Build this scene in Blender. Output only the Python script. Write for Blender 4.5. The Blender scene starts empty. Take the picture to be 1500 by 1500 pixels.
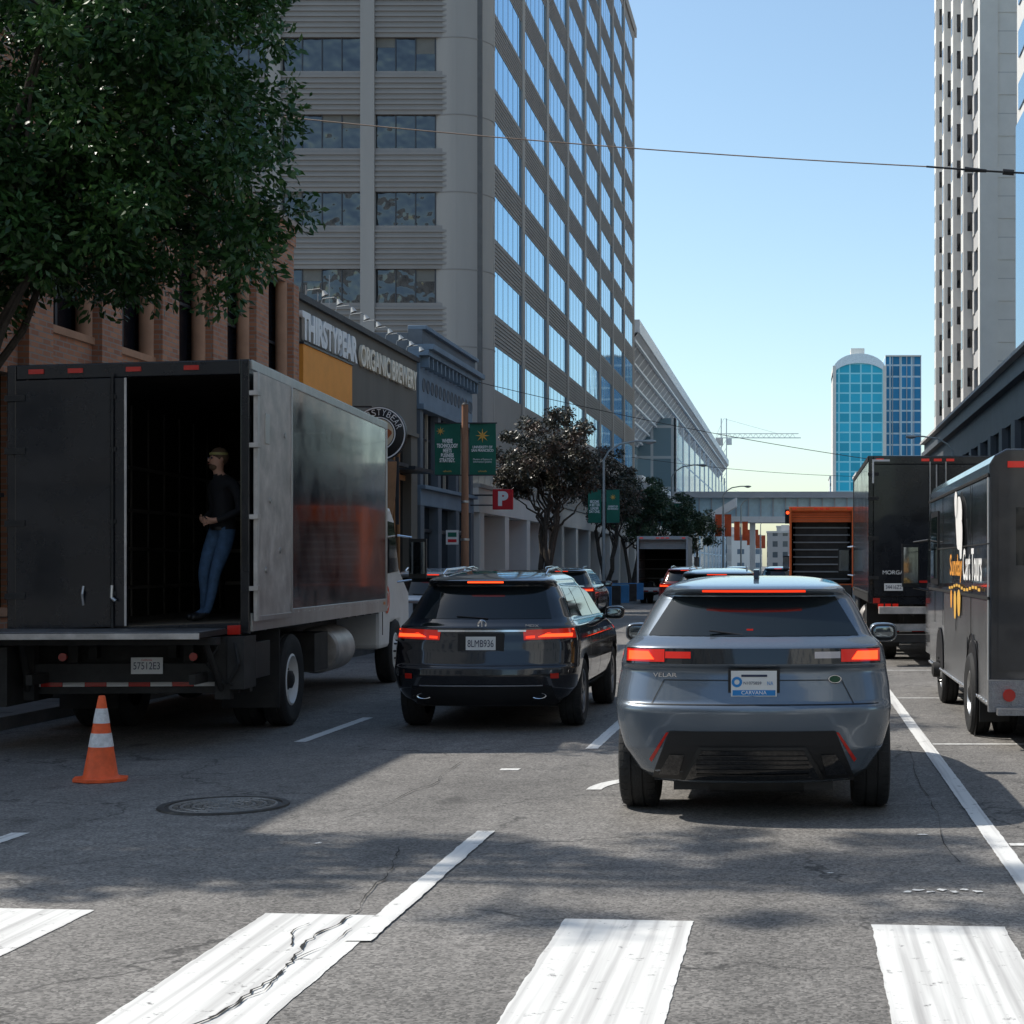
import bpy, bmesh, math, random
import numpy as np
from mathutils import Vector, Matrix
random.seed(7); RNG=np.random.default_rng(11)
scene=bpy.context.scene
R=math.radians

# ------------------------------------------------------------------ materials
MATS={}
def _base(name):
    m=bpy.data.materials.new(name); m.use_nodes=True
    nt=m.node_tree; b=nt.nodes['Principled BSDF']
    return m,nt,b
def mat(name,col,rough=.6,metal=0.,var=.15,vs=2.5,bump=0.,bs=30,coat=0.,emit=None,es=0.,ior=1.45,rvar=0.,streak=False):
    if name in MATS: return MATS[name]
    m,nt,b=_base(name); N=nt.nodes; L=nt.links
    b.inputs['Roughness'].default_value=rough; b.inputs['Metallic'].default_value=metal
    b.inputs['IOR'].default_value=ior
    if coat: b.inputs['Coat Weight'].default_value=coat; b.inputs['Coat Roughness'].default_value=.04
    tc=N.new('ShaderNodeTexCoord')
    if var>0:
        n=N.new('ShaderNodeTexNoise'); n.inputs['Scale'].default_value=vs; n.inputs['Detail'].default_value=6; n.inputs['Roughness'].default_value=.65
        if streak:
            mp=N.new('ShaderNodeMapping'); mp.inputs['Scale'].default_value=(1,1,.12)
            L.new(tc.outputs['Object'],mp.inputs[0]); L.new(mp.outputs[0],n.inputs['Vector'])
        else: L.new(tc.outputs['Object'],n.inputs['Vector'])
        mx=N.new('ShaderNodeMix'); mx.data_type='RGBA'
        mx.inputs[6].default_value=tuple(c*(1-var) for c in col)+(1,)
        mx.inputs[7].default_value=tuple(min(1,c*(1+var)) for c in col)+(1,)
        mr=N.new('ShaderNodeMapRange'); mr.inputs[1].default_value=.3; mr.inputs[2].default_value=.7
        L.new(n.outputs[0],mr.inputs[0]); L.new(mr.outputs[0],mx.inputs[0]); L.new(mx.outputs[2],b.inputs['Base Color'])
        if rvar:
            m2=N.new('ShaderNodeMapRange'); m2.inputs[1].default_value=.3; m2.inputs[2].default_value=.7
            m2.inputs[3].default_value=max(0.02,rough-rvar); m2.inputs[4].default_value=rough+rvar
            L.new(n.outputs[0],m2.inputs[0]); L.new(m2.outputs[0],b.inputs['Roughness'])
    else: b.inputs['Base Color'].default_value=tuple(col)+(1,)
    if bump:
        n2=N.new('ShaderNodeTexNoise'); n2.inputs['Scale'].default_value=bs; n2.inputs['Detail'].default_value=4
        L.new(tc.outputs['Object'],n2.inputs['Vector'])
        bp=N.new('ShaderNodeBump'); bp.inputs['Strength'].default_value=bump; bp.inputs['Distance'].default_value=.02
        L.new(n2.outputs[0],bp.inputs['Height']); L.new(bp.outputs[0],b.inputs['Normal'])
    if emit:
        b.inputs['Emission Color'].default_value=tuple(emit)+(1,); b.inputs['Emission Strength'].default_value=es
    MATS[name]=m; return m

def grid_mat(name,wall,glass,w,h,mortar,rough_g=.08,ior=1.6):
    """window grid: brick texture without offset, mapped on (x+y, z)"""
    m,nt,b=_base(name); N=nt.nodes; L=nt.links
    tc=N.new('ShaderNodeTexCoord'); sp=N.new('ShaderNodeSeparateXYZ'); L.new(tc.outputs['Object'],sp.inputs[0])
    ad=N.new('ShaderNodeMath'); L.new(sp.outputs[0],ad.inputs[0]); L.new(sp.outputs[1],ad.inputs[1])
    cb=N.new('ShaderNodeCombineXYZ'); L.new(ad.outputs[0],cb.inputs[0]); L.new(sp.outputs[2],cb.inputs[1])
    br=N.new('ShaderNodeTexBrick'); br.offset=0; br.inputs['Scale'].default_value=1
    br.inputs['Brick Width'].default_value=w; br.inputs['Row Height'].default_value=h; br.inputs['Mortar Size'].default_value=mortar
    br.inputs['Mortar Smooth'].default_value=0
    g2=tuple(c*.7 for c in glass)
    br.inputs['Color1'].default_value=tuple(glass)+(1,); br.inputs['Color2'].default_value=g2+(1,); br.inputs['Mortar'].default_value=tuple(wall)+(1,)
    L.new(cb.outputs[0],br.inputs['Vector']); L.new(br.outputs[0],b.inputs['Base Color'])
    mr=N.new('ShaderNodeMapRange'); mr.inputs[3].default_value=rough_g; mr.inputs[4].default_value=.7
    L.new(br.outputs[1],mr.inputs[0]); L.new(mr.outputs[0],b.inputs['Roughness']); b.inputs['IOR'].default_value=ior
    MATS[name]=m; return m

def brick_mat(name):
    m,nt,b=_base(name); N=nt.nodes; L=nt.links
    tc=N.new('ShaderNodeTexCoord'); sp=N.new('ShaderNodeSeparateXYZ'); L.new(tc.outputs['Object'],sp.inputs[0])
    ad=N.new('ShaderNodeMath'); L.new(sp.outputs[0],ad.inputs[0]); L.new(sp.outputs[1],ad.inputs[1])
    cb=N.new('ShaderNodeCombineXYZ'); L.new(ad.outputs[0],cb.inputs[0]); L.new(sp.outputs[2],cb.inputs[1])
    br=N.new('ShaderNodeTexBrick'); br.inputs['Scale'].default_value=1
    br.inputs['Brick Width'].default_value=.26; br.inputs['Row Height'].default_value=.09; br.inputs['Mortar Size'].default_value=.012
    br.inputs['Color1'].default_value=(.66,.30,.16,1); br.inputs['Color2'].default_value=(.46,.19,.105,1); br.inputs['Mortar'].default_value=(.42,.33,.27,1)
    L.new(cb.outputs[0],br.inputs['Vector'])
    n=N.new('ShaderNodeTexNoise'); n.inputs['Scale'].default_value=.8; n.inputs['Detail'].default_value=5; L.new(tc.outputs['Object'],n.inputs['Vector'])
    mx=N.new('ShaderNodeMix'); mx.data_type='RGBA'; mx.blend_type='MULTIPLY'; mx.inputs[0].default_value=.5
    L.new(br.outputs[0],mx.inputs[6]); L.new(n.outputs[0],mx.inputs[7])
    mm=N.new('ShaderNodeMix'); mm.data_type='RGBA'; mm.inputs[0].default_value=.5; L.new(br.outputs[0],mm.inputs[6]); L.new(mx.outputs[2],mm.inputs[7])
    L.new(mm.outputs[2],b.inputs['Base Color']); b.inputs['Roughness'].default_value=.9
    bp=N.new('ShaderNodeBump'); bp.invert=True; bp.inputs['Strength'].default_value=.6; bp.inputs['Distance'].default_value=.02
    L.new(br.outputs[1],bp.inputs['Height']); L.new(bp.outputs[0],b.inputs['Normal'])
    MATS[name]=m; return m

def asphalt_mat(name):
    m,nt,b=_base(name); N=nt.nodes; L=nt.links
    tc=N.new('ShaderNodeTexCoord')
    def noise(s,d,sc=None,rough=.6):
        n=N.new('ShaderNodeTexNoise'); n.inputs['Scale'].default_value=s; n.inputs['Detail'].default_value=d; n.inputs['Roughness'].default_value=rough
        if sc:
            mp=N.new('ShaderNodeMapping'); mp.inputs['Scale'].default_value=sc; L.new(tc.outputs['Object'],mp.inputs[0]); L.new(mp.outputs[0],n.inputs['Vector'])
        else: L.new(tc.outputs['Object'],n.inputs['Vector'])
        return n
    def ramp(src,a,bb,c0,c1):
        r=N.new('ShaderNodeMapRange'); r.inputs[1].default_value=a; r.inputs[2].default_value=bb; r.inputs[3].default_value=c0; r.inputs[4].default_value=c1
        L.new(src,r.inputs[0]); return r.outputs[0]
    def mul(a,bb):
        x=N.new('ShaderNodeMath'); x.operation='MULTIPLY'; L.new(a,x.inputs[0]); L.new(bb,x.inputs[1]); return x.outputs[0]
    big=ramp(noise(.35,5).outputs[0],.3,.7,.75,1.2)
    trk=ramp(noise(1.0,4,(1.1,.06,1)).outputs[0],.3,.7,.78,1.15)
    med=ramp(noise(5,6).outputs[0],.3,.7,.82,1.15)
    v=N.new('ShaderNodeTexVoronoi'); v.inputs['Scale'].default_value=70; L.new(tc.outputs['Object'],v.inputs['Vector'])
    sep=N.new('ShaderNodeSeparateColor'); L.new(v.outputs['Color'],sep.inputs[0])
    agg=ramp(sep.outputs[0],0,1,.5,1.55)
    dn=noise(1.3,5); vm=N.new('ShaderNodeVectorMath'); vm.operation='MULTIPLY_ADD'; vm.inputs[1].default_value=(.9,.9,.9)
    L.new(dn.outputs['Color'],vm.inputs[0]); L.new(tc.outputs['Object'],vm.inputs[2])
    vc=N.new('ShaderNodeTexVoronoi'); vc.feature='DISTANCE_TO_EDGE'; vc.inputs['Scale'].default_value=.55; L.new(vm.outputs[0],vc.inputs['Vector'])
    cr=ramp(vc.outputs['Distance'],.003,.012,.0,1.)
    msk=ramp(noise(.5,3).outputs[0],.46,.56,0,1.)
    inv=N.new('ShaderNodeMath'); inv.operation='MAXIMUM'; L.new(cr,inv.inputs[0])
    i2=N.new('ShaderNodeMath'); i2.operation='SUBTRACT'; i2.inputs[0].default_value=1; L.new(msk,i2.inputs[1]); L.new(i2.outputs[0],inv.inputs[1])
    crk=ramp(inv.outputs[0],0,1,.42,1.)
    vo=N.new('ShaderNodeTexVoronoi'); vo.inputs['Scale'].default_value=.8; L.new(vm.outputs[0],vo.inputs['Vector'])
    oil=ramp(vo.outputs['Distance'],.05,.14,.7,1.)
    val=mul(mul(mul(mul(big,trk),mul(med,agg)),crk),oil)
    cc=N.new('ShaderNodeVectorMath'); cc.operation='SCALE'; cc.inputs[0].default_value=(.158,.149,.138); L.new(val,cc.inputs['Scale'])
    L.new(cc.outputs[0],b.inputs['Base Color']); b.inputs['Roughness'].default_value=.82
    bp=N.new('ShaderNodeBump'); bp.inputs['Strength'].default_value=.5; bp.inputs['Distance'].default_value=.006
    hh=mul(agg,crk); L.new(hh,bp.inputs['Height']); L.new(bp.outputs[0],b.inputs['Normal'])
    MATS[name]=m; return m

def paint_mat(name):
    m,nt,b=_base(name); N=nt.nodes; L=nt.links
    tc=N.new('ShaderNodeTexCoord')
    n=N.new('ShaderNodeTexNoise'); n.inputs['Scale'].default_value=9; n.inputs['Detail'].default_value=10; n.inputs['Roughness'].default_value=.78; L.new(tc.outputs['Object'],n.inputs['Vector'])
    r=N.new('ShaderNodeMapRange'); r.inputs[1].default_value=.585; r.inputs[2].default_value=.65; L.new(n.outputs[0],r.inputs[0])
    mp=N.new('ShaderNodeMapping'); mp.inputs['Scale'].default_value=(18,.35,1); mp.inputs['Rotation'].default_value=(0,0,.12); L.new(tc.outputs['Object'],mp.inputs[0])
    n2=N.new('ShaderNodeTexNoise'); n2.inputs['Scale'].default_value=1.; n2.inputs['Detail'].default_value=6; L.new(mp.outputs[0],n2.inputs['Vector'])
    r2=N.new('ShaderNodeMapRange'); r2.inputs[1].default_value=.48; r2.inputs[2].default_value=.75; L.new(n2.outputs[0],r2.inputs[0])
    mx0=N.new('ShaderNodeMix'); mx0.data_type='RGBA'; mx0.inputs[6].default_value=(.64,.635,.61,1); mx0.inputs[7].default_value=(.36,.35,.34,1); L.new(r2.outputs[0],mx0.inputs[0])
    mx=N.new('ShaderNodeMix'); mx.data_type='RGBA'; mx.inputs[7].default_value=(.16,.155,.15,1)
    L.new(mx0.outputs[2],mx.inputs[6]); L.new(r.outputs[0],mx.inputs[0]); L.new(mx.outputs[2],b.inputs['Base Color']); b.inputs['Roughness'].default_value=.75
    MATS[name]=m; return m

def leaf_mat(name,c0,c1,c2,tr_=.25):
    m,nt,b=_base(name); N=nt.nodes; L=nt.links
    at=N.new('ShaderNodeAttribute'); at.attribute_name='rnd'
    cr=N.new('ShaderNodeValToRGB'); e=cr.color_ramp.elements; e[0].color=tuple(c0)+(1,); e[1].color=tuple(c2)+(1,); k=cr.color_ramp.elements.new(.6); k.color=tuple(c1)+(1,)
    L.new(at.outputs['Fac'],cr.inputs[0]); L.new(cr.outputs[0],b.inputs['Base Color']); b.inputs['Roughness'].default_value=.4
    if tr_:
        tr=N.new('ShaderNodeBsdfTranslucent'); L.new(cr.outputs[0],tr.inputs[0])
        ms=N.new('ShaderNodeMixShader'); ms.inputs[0].default_value=tr_
        L.new(b.outputs[0],ms.inputs[1]); L.new(tr.outputs[0],ms.inputs[2]); L.new(ms.outputs[0],nt.nodes['Material Output'].inputs[0])
    MATS[name]=m; return m

def wavy_glass(name,col,rough=.03,ior=1.7,sc=.6,st=.12,metal=0.):
    m,nt,b=_base(name); N=nt.nodes; L=nt.links
    b.inputs['Base Color'].default_value=tuple(col)+(1,); b.inputs['Roughness'].default_value=rough; b.inputs['IOR'].default_value=ior; b.inputs['Metallic'].default_value=metal
    tc=N.new('ShaderNodeTexCoord'); n=N.new('ShaderNodeTexNoise'); n.inputs['Scale'].default_value=sc; n.inputs['Detail'].default_value=2; L.new(tc.outputs['Object'],n.inputs['Vector'])
    bp=N.new('ShaderNodeBump'); bp.inputs['Strength'].default_value=st; bp.inputs['Distance'].default_value=.3
    L.new(n.outputs[0],bp.inputs['Height']); L.new(bp.outputs[0],b.inputs['Normal'])
    MATS[name]=m; return m

ASPH=asphalt_mat('asphalt'); PAINT=paint_mat('road_paint'); BRICK=brick_mat('brick')
CONC=mat('sidewalk_concrete',(.17,.16,.15),.85,var=.25,vs=1.2,bump=.15)
KERB=mat('kerb_concrete',(.20,.19,.18),.85,var=.25,vs=2)
TWR=mat('tower_concrete',(.335,.305,.275),.75,var=.10,vs=.4,streak=True)
TWR2=mat('tower_spandrel',(.265,.24,.22),.7,var=.10,vs=.4)
TWRD=mat('tower_joint',(.12,.115,.11),.8)
GLB=wavy_glass('tower_sky_glass',(.17,.50,.80),.04,1.6,.5,.02,.85)  # blue of the reflected sky is put into this glass's tint
GLD=wavy_glass('tower_dark_glass',(.010,.012,.015),.03,1.9,.9,.35)
MUL=mat('mullion',(.06,.06,.065),.4,metal=.3)
BLK=mat('black_plastic',(.014,.014,.015),.45,var=.2)
BLKG=mat('black_gloss',(.006,.006,.007),.08,var=0,coat=1.)
RUB=mat('tyre_rubber',(.022,.022,.022),.8,var=.25,vs=6,bump=.3,bs=60)
CARGL=mat('car_glass',(.008,.012,.014),.03,var=0,ior=1.5)
CHR=mat('chrome',(.75,.75,.76),.14,metal=1.,var=0)
ALU=mat('aluminium',(.55,.55,.54),.38,metal=.85,var=.25,vs=2.2,rvar=.1,streak=True)
ALUP=mat('aluminium_scuffed',(.50,.47,.44),.45,metal=.45,var=.32,vs=4,rvar=.12)
STEEL=mat('dark_steel',(.030,.029,.028),.65,metal=.2,var=.4,vs=5)
REDL=mat('red_lamp',(.45,.012,.008),.15,var=0,coat=.5,emit=(1,.03,.01),es=.2)
REDE=mat('red_lamp_lit',(.8,.03,.01),.2,var=0,emit=(1,.07,.015),es=2.6)
REDT=mat('red_brake_strip',(.8,.03,.01),.2,var=0,emit=(1,.05,.012),es=1.1)
REDR=mat('red_reflector',(.5,.02,.012),.2,var=0,coat=.5)
WHT=mat('white_paint',(.72,.72,.70),.45,var=.08,vs=2)
WHTL=mat('clear_lamp',(.5,.45,.45),.12,var=0,coat=1.)
TXW=mat('white_lettering',(.88,.87,.84),.5,var=0)
TXC=mat('cream_lettering',(.90,.80,.64),.5,var=0)
TXB=mat('dark_lettering',(.03,.04,.08),.5,var=0)
TRKB=mat('truck_black_paint',(.012,.013,.016),.16,var=.4,vs=1.6,rvar=.09,coat=.3,ior=1.4)
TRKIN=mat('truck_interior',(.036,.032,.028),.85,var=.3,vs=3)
WOOD=mat('truck_floor_wood',(.13,.10,.07),.8,var=.3,vs=5)
DIA=mat('diamond_plate',(.32,.32,.33),.35,metal=.8,var=.2,vs=20,bump=.6,bs=70)
TAUPE=mat('brewery_stucco',(.17,.155,.13),.85,var=.12,vs=1.,streak=True,bump=.1)
DGRY=mat('grey_green_stucco',(.12,.14,.16),.7,var=.15,vs=1.2)
DGRY2=mat('blue_grey_trim',(.17,.23,.29),.7,var=.15,vs=1.2)
SHOP=mat('shopfront_dark',(.03,.035,.042),.4,var=.3)
PODW=mat('podium_stone',(.64,.62,.59),.7,var=.08,vs=.5)
PODG=mat('podium_grey',(.36,.355,.34),.7,var=.1,vs=.5)
ORG=mat('orange_panel',(.95,.36,.05),.6,var=.06)
LMP=mat('lamp_pole_grey',(.34,.35,.34),.5,metal=.2,var=.15)
BARK=mat('bark',(.075,.06,.048),.9,var=.35,vs=8,bump=.5,bs=25)
POLE=mat('wood_pole_rust',(.33,.17,.10),.85,var=.35,vs=6,streak=True)
GRN=mat('banner_green',(.014,.13,.085),.75,var=.1)
GOLD=mat('banner_gold',(.75,.42,.08),.6,var=0)
REDB=mat('banner_red',(.75,.12,.04),.7,var=.1)
REDS=mat('parking_sign_red',(.62,.02,.03),.4,var=0)
WHST=mat('white_stone',(.66,.63,.58),.7,var=.06,vs=.5)
GRST=mat('grey_stone',(.46,.44,.42),.7,var=.08,vs=.5)
DKST=mat('dark_stone',(.085,.09,.10),.6,var=.15,vs=.6)
TINTW=wavy_glass('dark_window',(.01,.012,.016),.04,1.55,.8,.08)
JEAN=mat('denim',(.05,.10,.18),.9,var=.3,vs=14)
JACK=mat('black_jacket',(.009,.009,.011),.85,var=.3,vs=9)
SKIN=mat('skin',(.48,.26,.18),.55,var=.08)
HAIR=mat('hair_brown',(.10,.06,.035),.8,var=.3,vs=40)

# ------------------------------------------------------------------ mesh accumulator
class M:
    def __init__(s): s.v=[];s.f=[];s.mi=[];s.mats=[];s.sm=[]
    def idx(s,m):
        if m not in s.mats: s.mats.append(m)
        return s.mats.index(m)
    def add(s,vs,fs,m,smooth=False):
        o=len(s.v); s.v+= [tuple(p) for p in vs]; k=s.idx(m)
        for f in fs: s.f.append(tuple(i+o for i in f)); s.mi.append(k); s.sm.append(smooth)
    def box(s,x0,x1,y0,y1,z0,z1,m):
        if x0>x1:x0,x1=x1,x0
        if y0>y1:y0,y1=y1,y0
        if z0>z1:z0,z1=z1,z0
        vs=[(x0,y0,z0),(x1,y0,z0),(x1,y1,z0),(x0,y1,z0),(x0,y0,z1),(x1,y0,z1),(x1,y1,z1),(x0,y1,z1)]
        s.add(vs,[(0,3,2,1),(4,5,6,7),(0,1,5,4),(1,2,6,5),(2,3,7,6),(3,0,4,7)],m)
    def obox(s,c,size,rot,m):
        vs=[]
        for dz in(-.5,.5):
            for dx,dy in((-.5,-.5),(.5,-.5),(.5,.5),(-.5,.5)):
                vs.append(Vector(c)+rot@Vector((dx*size[0],dy*size[1],dz*size[2])))
        s.add(vs,[(0,3,2,1),(4,5,6,7),(0,1,5,4),(1,2,6,5),(2,3,7,6),(3,0,4,7)],m)
    def quad(s,a,b,c,d,m): s.add([a,b,c,d],[(0,1,2,3)],m)
    def poly(s,pts,m): s.add(pts,[tuple(range(len(pts)))],m)
    def prism(s,prof,x0,x1,m,axis='X'):
        n=len(prof)
        if axis=='X': vs=[(x0,a,b) for a,b in prof]+[(x1,a,b) for a,b in prof]
        elif axis=='Y': vs=[(a,x0,b) for a,b in prof]+[(a,x1,b) for a,b in prof]
        else: vs=[(a,b,x0) for a,b in prof]+[(a,b,x1) for a,b in prof]
        fs=[tuple(range(n-1,-1,-1)),tuple(range(n,2*n))]+[(i,(i+1)%n,n+(i+1)%n,n+i) for i in range(n)]
        s.add(vs,fs,m)
    def cyl(s,p0,p1,r0,r1,m,seg=12,caps=True):
        p0=Vector(p0);p1=Vector(p1);d=(p1-p0)
        if d.length<1e-6:return
        d.normalize(); a=d.orthogonal().normalized(); b=d.cross(a)
        vs=[]
        for p,r in((p0,r0),(p1,r1)):
            for i in range(seg):
                t=2*math.pi*i/seg; vs.append(p+a*(r*math.cos(t))+b*(r*math.sin(t)))
        o=[(i,(i+1)%seg,seg+(i+1)%seg,seg+i) for i in range(seg)]
        s.add(vs,o,m,True)
        if caps:
            s.add(vs[:seg],[tuple(range(seg-1,-1,-1))],m); s.add(vs[seg:],[tuple(range(seg))],m)
    def tube(s,pts,r,m,seg=8,r1=None):
        n=len(pts)
        for i in range(n-1):
            ra=r if r1 is None else r+(r1-r)*i/(n-1); rb=r if r1 is None else r+(r1-r)*(i+1)/(n-1)
            s.cyl(pts[i],pts[i+1],ra,rb,m,seg,True)
    def lathe(s,c,axis,prof,m,seg=32,smooth=True,sq=(1,1)):
        vs=[];n=len(prof)
        for i in range(seg):
            t=2*math.pi*i/seg; cs,sn=math.cos(t)*sq[0],math.sin(t)*sq[1]
            for r,h in prof:
                if axis=='X': vs.append((c[0]+h,c[1]+r*cs,c[2]+r*sn))
                elif axis=='Y': vs.append((c[0]+r*cs,c[1]+h,c[2]+r*sn))
                else: vs.append((c[0]+r*cs,c[1]+r*sn,c[2]+h))
        fs=[]
        for i in range(seg):
            j=(i+1)%seg
            for k in range(n-1): fs.append((i*n+k,j*n+k,j*n+k+1,i*n+k+1))
        s.add(vs,fs,m,smooth)
    def sphere(s,c,r,m,u=16,v=10,sc=(1,1,1),pw=1.):
        vs=[];fs=[]
        sp=lambda q: math.copysign(abs(q)**pw,q)
        for j in range(v+1):
            p=math.pi*j/v
            for i in range(u):
                t=2*math.pi*i/u; vs.append((c[0]+r*sc[0]*sp(math.sin(p)*math.cos(t)),c[1]+r*sc[1]*sp(math.sin(p)*math.sin(t)),c[2]+r*sc[2]*sp(math.cos(p))))
        for j in range(v):
            for i in range(u): fs.append((j*u+i,j*u+(i+1)%u,(j+1)*u+(i+1)%u,(j+1)*u+i))
        s.add(vs,fs,m,True)
    def done(s,name,parent=None,bevel=0,fn=None,recalc=True,sharp=35):
        if fn: s.v=[fn(*p) for p in s.v]
        me=bpy.data.meshes.new(name); me.from_pydata(s.v,[],s.f)
        for m in s.mats: me.materials.append(m)
        me.polygons.foreach_set('material_index',s.mi); me.polygons.foreach_set('use_smooth',s.sm)
        if recalc:
            bm=bmesh.new(); bm.from_mesh(me); bmesh.ops.recalc_face_normals(bm,faces=bm.faces); bm.to_mesh(me); bm.free()
        if any(s.sm): me.set_sharp_from_angle(angle=R(sharp))
        o=bpy.data.objects.new(name,me); scene.collection.objects.link(o)
        if parent: o.parent=parent
        if bevel:
            b=o.modifiers.new('bevel','BEVEL'); b.width=bevel; b.segments=2; b.limit_method='ANGLE'; b.angle_limit=R(40)
        return o
def empty(name,loc=(0,0,0),rz=0):
    e=bpy.data.objects.new(name,None); e.location=loc; e.rotation_euler=(0,0,rz); e.empty_display_size=.2
    scene.collection.objects.link(e); return e
def text(body,parent,name,loc,rot,w,h,m,ext=.0,bold=0.):
    c=bpy.data.curves.new(name,'FONT'); c.body=body; c.align_x='CENTER'; c.align_y='CENTER'; c.extrude=ext; c.offset=bold; c.space_line=.9
    c.materials.append(m); o=bpy.data.objects.new(name,c); scene.collection.objects.link(o)
    bpy.context.view_layer.update()
    d=o.dimensions; sx=w/max(d.x,1e-3); sy=h/max(d.y,1e-3)
    o.scale=(sx,sy,1); o.rotation_euler=rot; o.location=loc
    if parent: o.parent=parent
    return o
FX=(R(90),0,R(90)); FNX=(R(90),0,R(-90)); FC=(R(90),0,0)

# ------------------------------------------------------------------ ground
g=M(); g.quad((-1500,-400,-.02),(1500,-400,-.02),(1500,2500,-.02),(-1500,2500,-.02),mat('ground_grey',(.13,.125,.12),.9)); g.done('ground',recalc=False)
g=M(); g.quad((-8.4,-60,0),(5.2,-60,0),(5.2,900,0),(-8.4,900,0),ASPH); g.quad((-80,-8,.0),(-8.4,-8,.0),(-8.4,6.5,.0),(-80,6.5,.0),ASPH); g.quad((5.2,-8,.0),(80,-8,.0),(80,6.5,.0),(5.2,6.5,.0),ASPH)
g.done('road',recalc=False)
g=M()
def mark(x0,x1,y0,y1,sl=0,z=.004,j=.006):
    n=max(2,int((y1-y0)/.04)); L_=[];R_=[];a=b=0
    for i in range(n+1):
        y=y0+(y1-y0)*i/n; a=.5*a+random.uniform(-j,j)*.55; b=.5*b+random.uniform(-j,j)*.55
        L_.append((x0+a,y+sl*x0,z)); R_.append((x1+b,y+sl*x1,z))
    for i in range(n): g.quad(L_[i],R_[i],R_[i+1],L_[i+1],PAINT)
SL=-.085
for x0 in (-5.71,-4.19,-2.66,-1.14,.37,1.90,3.4): mark(x0,x0+.64,5.0,8.0,SL)
mark(1.21,1.33,-5,70,z=.0085,j=.004)
mark(-2.09,-1.97,7.6,10.75,z=.0085,j=.007)
mark(-5.12,-5.0,8.5,10.7); mark(-4.96,-4.84,16.2,18.8); mark(-4.96,-4.84,28,31); mark(-4.96,-4.84,38,41)
mark(-2.0,-1.88,15.6,18.6); mark(-2.0,-1.88,27,30); mark(-2.0,-1.88,36,39); mark(-2.0,-1.88,46,49)
arcp=[(math.cos(a),math.sin(a)) for a in np.linspace(R(180),R(95),9)]
for (c0,s0),(c1,s1) in zip(arcp[:-1],arcp[1:]):
    g.quad((-1.15+.48*c0,12.75+.75*s0,.005),(-1.15+.36*c0,12.75+.55*s0,.005),(-1.15+.36*c1,12.75+.55*s1,.005),(-1.15+.48*c1,12.75+.75*s1,.005),PAINT)
mark(-2.52,-2.36,13.95,14.08,z=.005)
for y in (10.2,15.95,21.5,27.2): mark(1.34,3.6,y,y+.09,z=.005,j=.003)
def splat(cx,cy,r,n=11,z=.005):
    g.poly([(cx+r*random.uniform(.35,1.2)*math.cos(a),cy+r*random.uniform(.35,1.2)*math.sin(a),z) for a in np.linspace(0,2*math.pi,n,endpoint=False)],PAINT)
for k in range(7): splat(.60+.062*k,8.76+.05*(k%2),.032,9,.005+.0004*k)
splat(.83,10.62,.035); splat(-1.06,11.93,.035); splat(-3.0,10.3,.03); splat(2.1,11.8,.04); splat(.2,9.3,.02); splat(-4.6,9.3,.02)
g.done('road_marking',recalc=False)
g=M(); CRK=mat('crack_dark',(.022,.021,.02),.95,var=.3)
def crack(pts,w,jit=.05,seg=9,z=.011):
    P=[];jx=jy=0
    for (a,b) in zip(pts[:-1],pts[1:]):
        for i in range(seg):
            t=i/seg; jx=.5*jx+random.uniform(-jit,jit); jy=random.uniform(-jit,jit)*.3
            P.append((a[0]+(b[0]-a[0])*t+jx,a[1]+(b[1]-a[1])*t+jy))
    pw=w
    for i in range(len(P)-1):
        w1=w*random.uniform(.08,1.)
        g.quad((P[i][0]-pw,P[i][1],z),(P[i][0]+pw,P[i][1],z),(P[i+1][0]+w1,P[i+1][1],z),(P[i+1][0]-w1,P[i+1][1],z),CRK); pw=w1
crack([(-2.36,5.2),(-2.30,5.9),(-2.24,6.5),(-2.19,7.1),(-2.27,7.6),(-2.2,8.2)],.010,.014,11)
crack([(-2.25,6.3),(-2.18,6.7),(-2.2,7.1)],.006,.012,8,.0115); crack([(-2.3,7.5),(-2.4,7.8),(-2.35,8.0)],.005,.012,6); crack([(-2.22,7.2),(-2.12,7.6),(-2.13,7.9)],.004,.01,6,.012)
crack([(-2.2,8.2),(-2.3,9.2),(-2.45,10.2)],.006,.02); crack([(-2.6,9.4),(-2.0,9.7)],.005,.02)
crack([(.95,9.6),(1.0,12.5),(1.05,16)],.004,.03); crack([(-.4,9.4),(.3,9.5),(1.0,9.7)],.003,.02); crack([(-3.2,10.2),(-2.9,13),(-3.0,15)],.004,.03)
crack([(2.4,9.2),(2.6,13.5),(2.2,20)],.005,.03); crack([(-7.2,9.5),(-5,9.9),(-3,9.7)],.004,.03); crack([(1.0,12.4),(1.5,12.8),(2.5,13.0)],.004,.03)
g.done('road_crack',recalc=False)

def walk(name,x0,x1,y0,y1):
    w=M(); kx=x0 if abs(x0)<abs(x1) else x1
    i0,i1=(x0+.16,x1) if kx==x0 else (x0,x1-.16)
    n=int((y1-y0)/1.5)
    w.box(i0,i1,y0,y1,-.05,.13,CONC)
    w.box(min(kx,kx+(.158 if kx==x0 else -.158)),max(kx,kx+(.158 if kx==x0 else -.158)),y0,y1,-.05,.14,KERB)
    J=mat('joint',(.09,.085,.08),.9)
    for i in range(min(n,90)): w.box(i0+.01,i1-.01,y0+1.5*i,y0+1.5*i+.015,.13,.1335,J)
    w.done(name,bevel=0)
walk('sidewalk',-11.6,-8.4,7.5,800); walk('sidewalk',5.2,12.0,7.5,800)
walk('sidewalk',-11.6,-8.4,-60,-9); walk('sidewalk',5.2,12.0,-60,-9)

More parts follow.
